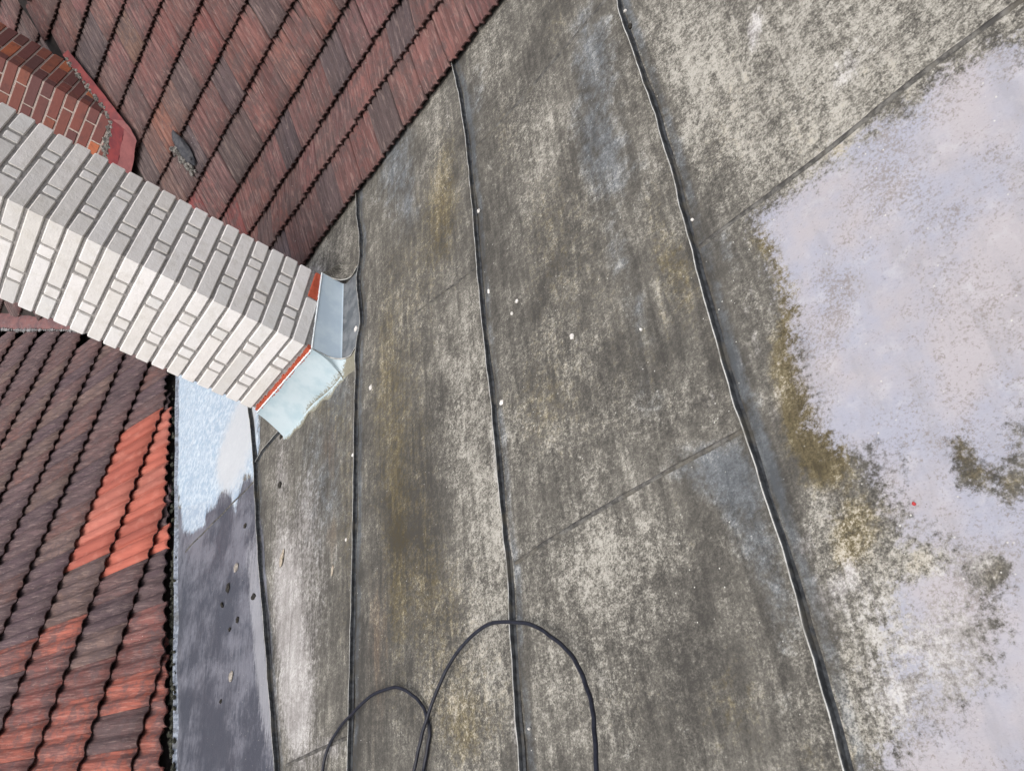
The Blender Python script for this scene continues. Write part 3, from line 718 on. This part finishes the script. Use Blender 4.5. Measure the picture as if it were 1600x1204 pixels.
# colour accents seen in the photograph: strongly coloured tiles near these points
NM = np.array([0,-.160/.137,1.0]); cM = NM@np.array([0,fronts[4][0]*S,fronts[4][1]*S])
def main_pt(px, py): return on_plane(px, py, NM, cM-.02)
acc = [((240,195),(.30,.125,.085)),((330,40),(.24,.075,.065)),((205,55),(.20,.125,.10)),((210,80),(.21,.125,.09)),((375,80),(.22,.09,.075)),((480,25),(.24,.095,.075)),((262,235),(.20,.11,.09)),
       ((130,40),(.085,.08,.088)),((120,90),(.07,.07,.078)),((360,10),(.075,.075,.085)),((345,30),(.20,.085,.075)),((458,205),(.062,.06,.07)),((545,100),(.075,.07,.078)),((585,160),(.08,.07,.08)),((640,30),(.07,.066,.075)),((610,215),(.085,.075,.075)),((500,140),(.22,.09,.08)),((560,210),(.21,.085,.075)),((350,330),(.26,.06,.055)),((335,345),(.28,.05,.05)),((570,40),(.17,.085,.085))]
cols = np.array(b.c); V = np.array(b.v); nv = 2*4*len(prof_main)
cent = V.reshape(-1, nv, 3).mean(1)
for (px, py), c in acc:
    d = ray(px, py); t = (cent-CAM)@d/(d@d); dist = np.linalg.norm(cent-CAM-t[:,None]*d, axis=1); i = int(np.argmin(dist)); cols[i*nv:(i+1)*nv] = (np.array(c)*.8+np.array([.006,.006,.006]))*.7+np.array([.148,.078,.072])*.3
b.c = [tuple(c) for c in cols]
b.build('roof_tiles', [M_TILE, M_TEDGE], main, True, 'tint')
# deck below the tiles
b = MB(); prev = None; ys = [fronts[0][0]*S+.03]+[f[0]*S for f in fronts[1:]]; zs = [fronts[0][1]*S-.045]+[f[1]*S-.062 for f in fronts[1:]]
xl_, xr_ = XWEST+.01, 2.6
for y, z in zip(ys, zs): b.v += [(xl_, y, z), (xr_, y, z)]
b.c = [(1,1,1)]*len(b.v)
for i in range(len(ys)-1): b.f.append((2*i, 2*i+1, 2*i+3, 2*i+2)); b.mi.append(0)
n0 = len(b.v); b.v += [(xl_, ys[0], -.3),(xr_, ys[0], -.3)]; b.c += [(1,1,1)]*2; b.f.append((n0, n0+1, 1, 0)); b.mi.append(0)
yR, zR = ys[-1], zs[-1]; b.v += [(xl_, yR+4, zR-3.9),(xr_, yR+4, zR-3.9)]; b.c += [(1,1,1)]*2; n1 = len(ys)*2-2; b.f.append((n1, n1+1, n0+3, n0+2)); b.mi.append(0)
b.build('roof_deck', M_DECK, main)
b = MB()
for i in range(17):                                # ridge caps
    x = XWEST+i*.42; pts = []
    for xx, r in ((x,.115),(x+.44,.10)):
        for k in range(9): a = math.pi*k/8; pts.append((xx, yR-math.cos(a)*r, zR+.02+math.sin(a)*r))
    b.add(pts, [(k, k+1, 9+k+1, 9+k) for k in range(8)], 0, (.15,.09,.08))
b.build('ridge_tiles', M_TILE, main, True, 'tint')

gx = XWEST+.02; gp = [(y, z-.01) for y, z in zip(ys, zs)]; poly = [(gx, ys[0], -.4)]+[(gx, y, z) for y, z in gp]+[(gx, ys[-1]+3.2, -.4)]
poly2 = [(x+.12, y, z) for x, y, z in poly]; n_ = len(poly)
mesh_obj('gable_wall', poly+poly2, [tuple(range(n_)), tuple(range(n_, 2*n_))[::-1]]+[(i, (i+1)%n_, n_+(i+1)%n_, n_+i) for i in range(n_)], mat_simple("gable_plaster", (.30,.27,.22), (.40,.37,.31), 5, .9), main)

# broken dark tile with crumbling mortar
def lump(name, centre, ax, rad, mat, parent=None, seed=0, amp=.35, sub=3, origin=None):
    bm = bmesh.new(); bmesh.ops.create_icosphere(bm, subdivisions=sub, radius=1.0)
    vs = []
    for v in bm.verts:
        k = 1+amp*mnoise.noise(v.co*1.7+Vector((seed*3.1,seed*1.7,seed)))+amp*.5*mnoise.noise(v.co*4.1+Vector((seed,seed*2,0)))
        c = v.co*k; p = np.array(centre)+ax[0]*c.x*rad[0]+ax[1]*c.y*rad[1]+ax[2]*c.z*rad[2]; vs.append(tuple(p))
    fs = [tuple(v.index for v in f.verts) for f in bm.faces]; bm.free()
    return vs, fs
p44 = math.atan2(.160, .137); AXM = [np.array([1,0,0.]), np.array([0,-math.cos(p44),-math.sin(p44)]), np.array([0,-math.sin(p44),math.cos(p44)])]
c1 = main_pt(291,232)+AXM[2]*.022
vs, fs = lump('', c1, AXM, (.050,.135,.022), None, seed=2, amp=.25)
mesh_obj('dark_patch_tile', vs, fs, mat_simple("bituminous_patch", (.035,.037,.045), (.075,.075,.082), 30, .8, .6, .006), main, True)
b = MB()
for i in range(26):
    t = i/25; px = 272+t*38; py = 228+t*42; c = main_pt(px+random.uniform(-4,4), py+random.uniform(-3,5))+AXM[2]*(.022)
    r = random.uniform(.008,.024); vs, fs = lump('', c, AXM, (r, r, r*.8), None, seed=i, amp=.6, sub=1); b.add(vs, fs)
b.build('mortar_crumbs', M_FILLET, main)

# ---- lower tiled roof, fluted tiles, cut along the valley
low = empty('tiled_roof', tuple(VB0), 'lower roof of fluted dark clay tiles with a patch of bright orange red tiles', 'roof')
e1 = np.array([G2[0], G2[1], -s2_]); e1 /= np.linalg.norm(e1); e2 = np.array([-G2[1], G2[0], 0.]); nl = NL/np.linalg.norm(NL)
EX2 = .278*S; W2 = .160*S
prof_low = [(-0.01,0.003),(0.0,0.0139),(0.05,0.023),(0.11,0.0276),(0.16,0.0248),(0.21,0.0276),(0.27,0.023),(0.34,0.0112),(0.4,0.0066),(0.45,0.0103),(0.5,0.0112),(0.55,0.0221),(0.61,0.0276),(0.66,0.0248),(0.71,0.0276),(0.77,0.023),(0.84,0.0112),(0.9,0.0066),(0.95,0.0094),(1.0,0.0048)]
RED = [(262,590),(284,592),(284,850),(246,856),(218,862),(175,868),(118,885),(112,868),(122,820),(140,765),(165,720),(180,683),(236,655),(250,620)]
LOWC = [((.135,.078,.076), 5), ((.115,.074,.077), 5), ((.155,.102,.090), 3), ((.092,.060,.068), 4), ((.150,.080,.072), 3)]
P0L = VB0 + nl*.0
vline = np.array([VB0[0]-VA0[0], VB0[1]-VA0[1]]); vline /= np.linalg.norm(vline); vnorm = np.array([vline[1], -vline[0]])
if vnorm[0] < 0: vnorm = -vnorm                   # points to +x: the metal side
def project(P):
    q = WM.T@(np.asarray(P)-CAM); return 800+FPX*q[0]/q[2], 602+FPX*q[1]/q[2], q[2]
def inpoly(px, py, poly):
    return poly_sd(np.array([[px, py]]), poly)[0]
REDW = [on_plane(*p, NL, CL)[:2] for p in RED]     # the patch on the roof plane
b = MB(); tv, tf, tmi = tile_mesh(W2*.995, EX2+.06, prof_low, 3, .012)
valley_main = []
s_first = 2.30                                       # first course line measured on the roof
# course phase from the photograph: a course front passes this point
cph = on_plane(232,1100,NL,CL+.055) - nl*.050; 
vb0 = on_plane(150,519,NL,CL); vb1 = on_plane(0,512,NL,CL); vbm = (vb1[1]-vb0[1])/(vb1[0]-vb0[0])
def vband(x): return vb0[1]+vbm*(x-vb0[0])       # northern valley of the lower roof
for k in range(-3, 24):
    for j in range(-14, 30):
        t = j*W2 + (.5*W2 if k % 2 else 0)
        yrel = t
        # fan: courses lean a little and flutes turn further round up the slope
        crs = R(4.5); th = R(3.0 + max(-1.0, min(4.2, yrel))*6.5)
        f = cph - e1*(k*EX2) + e2*yrel*math.cos(crs) - e1*(yrel*math.sin(crs))
        dn = e1*math.cos(th)+e2*math.sin(th); ac = e2*math.cos(crs) - e1*math.sin(crs)
        drift = -e2*math.tan(th)*(k*EX2)*.0
        f = f + drift
        if f[1] > vband(f[0])+.10: continue
        if f[0] > XWEST-.02 and f[1] > 2.0*S: continue
        side = (f[:2]-VB0[:2])@vnorm
        if side > EX2+.25: continue
        cut = random.uniform(-.016, .014) - .004
        tl = 0.065
        X = ac[None,:]*tv[:,[0]] - dn[None,:]*tv[:,[1]] 
        nz = tv[:,2] + .034*(1-tv[:,1]/(EX2+.06)) + random.uniform(-.002,.003)
        X = f + X + nl[None,:]*nz[:,None]
        ctr = X.mean(0)
        inr = inpoly(ctr[0], ctr[1], REDW) > -.045 if side > -1.6 else False
        fresh = inr
        yy = ctr[1]
        if inr: c = random.choice([(.345,.098,.068),(.385,.110,.076),(.32,.090,.064),(.365,.122,.090)])
        else:
            c = random.choices([q for q, _ in LOWC], [w_ for _, w_ in LOWC])[0]
            low_red = max(0, min(1, (1.75-yy)/1.0))*max(0, min(1, (side+1.35)/.8))
            if random.random() < low_red*.92: c = random.choice([(.30,.095,.070),(.25,.085,.07),(.36,.11,.078),(.20,.080,.070)])
        kk = random.uniform(.85,1.15); c = tuple(v*kk for v in c)
        # trim along the valley
        sd_ = (X[:,:2]-VB0[:2])@vnorm - cut
        if sd_.max() > 0:
            if sd_.min() > -.02: continue
            bm = bmesh.new(); bv = [bm.verts.new(p) for p in X]
            for q, mm in zip(tf, tmi): bm.faces.new([bv[i] for i in q]).material_index = 2 if (fresh and mm == 0) else mm
            co = Vector((VB0[0]+vnorm[0]*cut, VB0[1]+vnorm[1]*cut, 0)); no = Vector((vnorm[0], vnorm[1], 0))
            bmesh.ops.bisect_plane(bm, geom=bm.verts[:]+bm.edges[:]+bm.faces[:], plane_co=co, plane_no=no, clear_outer=True)
            ed = [e for e in bm.edges if e.is_boundary]
            try: bmesh.ops.holes_fill(bm, edges=ed)
            except Exception: pass
            bm.verts.ensure_lookup_table(); bm.verts.index_update()
            b.add([tuple(v.co) for v in bm.verts], [tuple(v.index for v in q.verts) for q in bm.faces], [q.material_index for q in bm.faces], c); bm.free()
        else: b.add(X, tf, ([2 if q == 0 else q for q in tmi] if fresh else tmi), c)
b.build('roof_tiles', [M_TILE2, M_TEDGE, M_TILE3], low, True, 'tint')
# rear slope of the lower roof, beyond its northern valley
b = MB(); tv, tf, tmi = tile_mesh(TW*.970, EXP+.045, prof_main, 3, .013, .030)
zb0 = vb0[2]+.10
d = np.array([0, math.cos(R(44)), math.sin(R(44))]); nn = np.array([0, -math.sin(R(44)), math.cos(R(44))])
for k in range(-8, 10):
    y = vb0[1]+k*.137*S; z = zb0+k*.160*S
    for j in range(0, 30):
        x = XWEST-.25-TW*(j+(.5 if k%2 else 0))
        if y < vband(x)-.02: continue
        P = np.array([x, y, z]) - nn*.02 + tv[:,[0]]*np.array([1,0,0]) + tv[:,[1]]*d + tv[:,[2]]*nn
        b.add(P, tf, tmi, pick(-5.5, y))
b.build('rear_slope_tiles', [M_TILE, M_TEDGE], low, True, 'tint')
b = MB(); x0_, x1_ = XWEST-.02, XWEST-7
b.v = [(x0_, vband(x0_)-.3, zb0-.05+(vband(x0_)-.3-vb0[1])*1.168),(x1_, vband(x0_)-.3, zb0-.05+(vband(x0_)-.3-vb0[1])*1.168),(x1_, vb0[1]+2, zb0-.05+2.336),(x0_, vb0[1]+2, zb0-.05+2.336)]
b.f = [(0,1,2,3)]; b.mi = [0]; b.c = [(1,1,1)]*4; b.build('rear_deck', M_DECK, low)
# deck of the lower roof
b = MB(); A2 = VA0+(VA0-VB0)*.6; B2 = VB0+(VB0-VA0)*.95
dk = [np.array(VB0)+ (A2-VB0) , np.array(B2), np.array(B2)-e1*7, np.array(A2)-e1*7]
dk = [p - nl*.012 - np.array([vnorm[0],vnorm[1],0])*.03*(i < 2) for i, p in enumerate(dk)]
b.add(dk, [(0,1,2,3)]); b.build('roof_deck', M_DECK, low)
# valley flashing between the two tiled roofs, with a mortar bead on its lower edge
def vpt(px, py, h=0): return on_plane(px, py, NL, CL+.10+h)
top = [vpt(x, y, .02) for x, y in [(-330,450),(-160,462),(0,483),(35,487),(70,484),(115,500),(150,512),(200,535)]]
bot = [vpt(x, y, -.045) for x, y in [(-330,478),(-160,498),(0,515),(35,517),(70,516),(115,517),(150,521),(200,540)]]
b = MB()
def rs(L_, n=26):
    L_ = np.array(L_); s_ = np.linspace(0, len(L_)-1, n); return np.stack([np.interp(s_, range(len(L_)), L_[:,i]) for i in range(3)], 1)
T_, B_ = rs(top), rs(bot); n = len(T_)
for i in range(n):
    for t in np.linspace(0,1,6): p = T_[i]*(1-t)+B_[i]*t; b.v.append((p[0], p[1], p[2]+.03*math.sin(math.pi*t)+.006*math.sin(i*2.1+t*4)))
b.c = [(1,1,1)]*len(b.v)
for i in range(n-1):
    for j in range(5): b.f.append((i*6+j, i*6+j+1, (i+1)*6+j+1, (i+1)*6+j)); b.mi.append(0)
b.build('valley_flashing', M_VALLEY, low, True)
b = MB()
for i in range(90):
    t = i/89*(n-1); p = np.array([np.interp(t, range(n), B_[:,k]) for k in range(3)])+np.array([0,0,.012]); r = random.uniform(.008,.02)
    vs, fs = lump('', p, [np.array([1,0,0.]),np.array([0,1,0.]),np.array([0,0,1.])], (r*1.6,r*1.2,r*.8), None, seed=i, amp=.5, sub=1); b.add(vs, fs)
b.build('mortar_bedding', mat_simple("bedding_mortar", (.16,.15,.15), (.36,.36,.37), 60, .95, .8, .01), low)

# ------------------------------------------------------------------ red brick chimney on the main roof
rb = main_pt(190,195)+np.array([0,0,-.01]); ra = R(-9)
RM = Matrix.Translation(Vector(rb)) @ Matrix.Rotation(-ra, 4, 'Z')      # local: corner at origin, x east, y north
RC = empty('brick_chimney', tuple(rb), 'weathered red brick chimney stack on the steep tiled roof', 'chimney')
cr = .0565*S*float(np.linalg.norm(rb-CAM)/(S*np.linalg.norm(np.array([-3.216,3.302,1.416])-CAM/S))); rw, rd_ = .78, .38
def skip(k, i, t): return False
b = MB()
for k in range(-22, 26):
    za, zb = k*cr+.0065, (k+1)*cr-.0065; par = k % 2
    # south face, running to the west; east face running north
    for face, Lf in (('S', rw), ('E', rd_), ('N', rw), ('W', rd_)):
        pos = 0.0; first = True; SL = .25; 
        while pos < Lf-.02:
            wdt = (.118 if (par == (face in 'EW')) else SL) if first else SL
            wdt = min(wdt, Lf-pos); 
            if Lf-pos-wdt < .05: wdt = Lf-pos
            g = .0068; a, c = pos+(0 if first else g), pos+wdt-g
            if abs(pos+wdt-Lf) < 1e-6: c = Lf
            o_ = random.uniform(-.0012,.0018)
            if face == 'S': poly = [(-c,o_),(-a,o_),(-a,.055),(-c,.055)]
            elif face == 'E': poly = [(-.055,a+.057 if first else a),(-o_,a+.057 if first else a),(-o_,c),(-.055,c)]
            elif face == 'N': poly = [(-c,rd_-.055),(-a-(.057 if first else 0),rd_-.055),(-a-(.057 if first else 0),rd_),(-c,rd_)]
            else: poly = [(-rw,a+(.057 if first else 0)),(-rw+.055,a+(.057 if first else 0)),(-rw+.055,c),(-rw,c)]
            if abs(poly[1][0]-poly[0][0]) > .01 and abs(poly[2][1]-poly[1][1]) > .01: prism(b, poly, za, zb, .003, RM)
            # the corner header on the east face is the end of the stretcher
            pos += wdt; first = False
b.build('brickwork', M_RBRICK, RC)
b = MB()
core = [(-rw+.006,.006),(-.006,.006),(-.006,rd_-.006),(-rw+.006,rd_-.006)]
prism(b, core, -23*cr, 26*cr, .002, RM); b.build('mortar_core', M_RMORTAR, RC)
b = MB(); prism(b, [(-rw-.06,-.06),(.06,-.06),(.06,rd_+.06),(-rw-.06,rd_+.06)], 26*cr, 26*cr+.1, .01, RM); b.build('chimney_cap', M_MORTAR, RC)
def zm44(y): return cM + math.tan(p44)*y            # approx tile surface height
def wpt(lx, ly, h=0):                                 # local plan point dropped onto the tiles
    p = RM @ Vector((lx, ly, 0)); return np.array([p.x, p.y, zm44(p.y)+h])
# crumbling mortar fillet round the foot
b = MB(); path = [(-.75,-.01),(-.5,-.012),(-.25,-.012),(0.005,-.012),(.014,.05),(.014,.15),(.014,.26),(.012,rd_)]
for a_, c_ in zip(path[:-1], path[1:]):
    nseg = max(2, int(math.hypot(c_[0]-a_[0], c_[1]-a_[1])/.011))
    for i in range(nseg):
        t = i/nseg; lx, ly = a_[0]+(c_[0]-a_[0])*t, a_[1]+(c_[1]-a_[1])*t; r = random.uniform(.010,.022)
        p = wpt(lx+random.uniform(-.008,.008), ly+random.uniform(-.008,.008), .055+random.uniform(-.01,.02))
        vs, fs = lump('', p, [np.array([1,0,0.]),np.array([0,1,0.]),np.array([0,0,1.])], (r, r, r*1.4), None, seed=random.random()*50, amp=.5, sub=1); b.add(vs, fs)
b.build('mortar_fillet', M_FILLET, RC)
# red painted flashing: strip along the east foot and wide apron on the south foot
def sheet_strip(name, A_, B_, mat, parent, n=20, lift=.0, mid=.0, wob=.003):
    A_, B_ = rs(A_, n), rs(B_, n); b = MB()
    for i in range(n):
        for t in np.linspace(0,1,5): p = A_[i]*(1-t)+B_[i]*t; b.v.append((p[0], p[1], p[2]+mid*math.sin(math.pi*t)+wob*math.sin(i*1.7+t*3)))
    b.c = [(1,1,1)]*len(b.v)
    for i in range(n-1):
        for j in range(4): b.f.append((i*5+j, i*5+j+1, (i+1)*5+j+1, (i+1)*5+j)); b.mi.append(0)
    return b.build(name, mat, parent, True)
sheet_strip('side_flashing', [wpt(.012,-.02,.075), wpt(.012,.12,.075), wpt(.012,rd_+.02,.075)], [wpt(.085,-.07,.032), wpt(.08,.12,.03), wpt(.06,rd_+.04,.03)], M_REDMETAL, RC)
sheet_strip('front_apron', [wpt(-rw,-.012,.06), wpt(-.4,-.012,.06), wpt(.012,-.012,.072)], [wpt(-rw,-.10,.05), wpt(-.4,-.10,.05), wpt(.045,-.10,.05)], M_REDMETAL, RC)
sheet_strip('apron_skirt', [wpt(-rw,-.10,.051), wpt(-.4,-.10,.051), wpt(.045,-.10,.051)], [wpt(-rw,-.20,.035), wpt(-.4,-.195,.033), wpt(.065,-.18,.034)], M_REDMETAL2, RC)
sheet_strip('apron_wing', [wpt(.045,-.10,.051), wpt(.03,-.06,.06), wpt(.012,-.012,.072)], [wpt(.065,-.18,.034), wpt(.09,-.13,.033), wpt(.085,-.07,.032)], M_REDMETAL2, RC, 8)

# ------------------------------------------------------------------ black cable lying over the seams
loop = [(505,1260,.02),(503,1215,.015),(510,1175,.014),(528,1140,.018),(552,1113,.032),(580,1086,.034),(602,1077,.03),(622,1074,.028),(640,1081,.024),(656,1097,.018),(666,1115,.014),(671,1138,.010),(669,1162,.010),(662,1204,.012),(655,1250,.03)]
loop2 = [(640,1290,.03),(644,1230,.03),(650,1190,.026),(656,1160,.024),(666,1125,.028),(688,1066,.03),(708,1028,.03),(730,1000,.03),(755,980,.032),(779,971,.034),(803,971,.036),(832,977,.036),(860,992,.04),(884,1013,.045),(905,1043,.06),(918,1076,.07),(926,1110,.085),(930,1150,.10),(931,1204,.12),(928,1260,.13)]
def spline(P, n=12):
    P = np.array(P); out = []
    for i in range(len(P)-1):
        p0, p1, p2, p3 = P[max(i-1,0)], P[i], P[i+1], P[min(i+2,len(P)-1)]
        for k in range(n):
            t = k/n; out.append(.5*((2*p1)+(-p0+p2)*t+(2*p0-5*p1+4*p2-p3)*t*t+(-p0+3*p1-3*p2+p3)*t**3))
    out.append(P[-1]); return np.array(out)
Pa = [roof(x, y, h) for x, y, h in loop]; Pb = [roof(x, y, h) for x, y, h in loop2]
mid_ = [(Pa[-1]+Pb[0])/2+np.array([0,-.10,-.02])]
tailA = [Pa[0]+np.array([.12,-.35,-.09]), Pa[0]+np.array([.02,-.16,-.05])]; tailB = [Pb[-1]+np.array([-.06,-.16,-.06]), Pb[-1]+np.array([-.25,-.4,-.22])]
cab = spline(tailA + Pa + mid_ + Pb + tailB, 8)
cab += np.array([[.0016*math.sin(i*.31)+.001*math.sin(i*.83), .0016*math.cos(i*.27), 0] for i in range(len(cab))])
c_o = bead('cable', cab, .0056, M_CABLE, None, 10, 0.0)
tag(c_o, 'black rubber cable lying in two loops across the standing seams', 'cable')

# ------------------------------------------------------------------ small loose things on the sheets
M_CHIP = mat_simple("white_chip", (.50,.48,.45), (.70,.68,.65), 60, .9)
M_STONE = mat_simple("grey_stone", (.20,.18,.16), (.34,.31,.27), 60, .9)
M_WOOD = mat_simple("dry_wood", (.24,.20,.15), (.42,.37,.30), 80, .9)
M_DIRT = mat_simple("dark_debris", (.015,.014,.012), (.04,.036,.03), 80, .95)
M_BIT = mat_simple("red_fragment", (.35,.03,.04), (.45,.05,.05), 80, .7)
AXR = [np.array([1.,0,0]), np.array([0,math.cos(ALPHA),math.sin(ALPHA)]), NR]
def bit(name, px, py, w_, h_, thick, mat, label, cat, group=None, seed=0, rot=0.0, amp=.45, h0=0.0):
    c = roof(px, py, h0); 
    # size given in photo pixels measured on the roof plane
    a_ = (roof(px+2, py)-roof(px-2, py))/4; b_ = (roof(px, py+2)-roof(px, py-2))/4; u_ = math.sqrt(np.linalg.norm(np.cross(a_, b_)))
    sx, sy = w_*u_*.85, h_*u_*.85
    r = math.radians(rot); A = [AXR[0]*math.cos(r)+AXR[1]*math.sin(r), -AXR[0]*math.sin(r)+AXR[1]*math.cos(r), NR]
    c = c + NR*thick*.45
    vs, fs = lump('', c, A, (sx*.5, sy*.5, thick*.6), None, seed=seed, amp=amp, sub=2)
    o = mesh_obj(name, vs, fs, mat, None, False, None, c); tag(o, label, cat, group); return o
gch = 'white mortar chips scattered on the metal roof'
chips = [(557,514,7,7,'white chip in the dark gutter pan beside the blue upstand'),
 (809,471,5,7,'larger white chip of a pair right of the middle seam'),
 (801,490,4,5,'smaller white chip just below the larger one of the pair'),
 (785,629,8,8,'white chip close to the right side of the middle seam'),
 (580,606,6,7,'white chip just right of the left seam below the chimney flashing'),
 (553,711,7,5,'flat white chip resting against the left seam'),
 (542,843,4,5,'tiny white chip left of the left seam above the wood splinters'),
 (895,526,8,10,'pale round fragment in the middle of the wide panel'),
 (749,330,5,7,'white chip beside the middle seam near the tiled eave'),
 (765,455,4,7,'narrow white chip tucked beside the middle seam'),
 (1003,515,4,5,'tiny white chip alone on the bluish stain of the wide panel'),
 (1083,344,5,5,'tiny white chip right of the long right hand seam'),
 (978,18,5,4,'white chip at the top of the right hand seam'),
 (828,1138,4,4,'tiny white chip inside the big cable loop by the seam')]
for i, (px, py, w_, h_, lab) in enumerate(chips): bit('mortar_chip', px, py, w_, h_, .008, M_CHIP, lab, 'chip', gch, i+1)
bit('stone', 371,886,9,9,.016, M_STONE, 'small grey brown stone on the violet grey gutter panel', 'stone', None, 31)
bit('stone', 362,1056,10,12,.010, M_STONE, 'flat greyish pebble low on the violet gutter panel', 'stone', None, 32)
bit('wood_splinter', 441,873,8,20,.008, M_WOOD, 'pale brown wood splinter lying on the dusty panel', 'splinter', 'wood splinters on the dusty panel', 33, -22)
bit('wood_splinter', 520,891,4,14,.006, M_WOOD, 'thin whitish wood splinter near the left seam', 'splinter', 'wood splinters on the dusty panel', 34, -12)
gd = 'dark droppings and bits on the left panels'
for i, (px, py, w_, h_, lab) in enumerate([(438,757,7,8,'dark round clump on the dusty panel below the apron corner'),(441,682,6,6,'dark bit under the corner of the chimney apron'),
   (384,821,6,6,'small black dropping beside the joint of the gutter panel'),(357,918,10,10,'roundest black dropping on the gutter panel'),(348,945,4,10,'thin dark dropping just below the roundest one'),(397,932,7,14,'black dropping against the leftmost seam'),
   (360,983,5,5,'small black speck right of the tile edge'),(346,1095,5,5,'lowest black speck on the gutter panel'),(986,42,9,6,'dark crumb at the top of the right hand seam'),(372,968,7,7,'grey black crumb in the middle of the gutter panel')]):
    bit('debris_bit', px, py, w_, h_, .010, M_DIRT, lab, 'debris', gd, 50+i, random.uniform(0,90))
bit('red_fragment', 1429,787,6,8,.006, M_BIT, 'tiny red fragment on the lavender coating', 'fragment', None, 70)

# moss and grit caught between the cut tiles and the gutter lip
b = MB()
for i in range(420):
    u = random.random(); py = 600+u*610; 
    dens = .25+.75*(py > 860)
    if random.random() > dens: continue
    p = roof(275, py)+np.array([random.uniform(-.03,.012), random.uniform(-.01,.01), 0]); p[2] = TA*p[1]+random.uniform(.0,.03)
    r = random.uniform(.006,.017)
    vs, fs = lump('', p, AXR, (r*1.2, r*1.3, r), None, seed=i, amp=.6, sub=1); b.add(vs, fs)
o = b.build('moss', mat_simple("moss_and_grit", (.022,.024,.018), (.075,.075,.055), 45, .98, 1.0, .01, .40, .60, (.24,.24,.22)), None)
tag(o, 'dark moss and grit along the cut edge of the lower tiles', None, None, 'stuff')

# walls under the roofs so the building stands on the ground
b = MB(); b.box((-2.9, 1.1, -4.15), 5.6, 3.35, 3.34)
wl = b.build('house_wall', mat_simple("plaster", (.42,.38,.30), (.50,.46,.38), 3, .9), None)
tag(wl, 'plain rendered house wall below the roofs', 'wall')
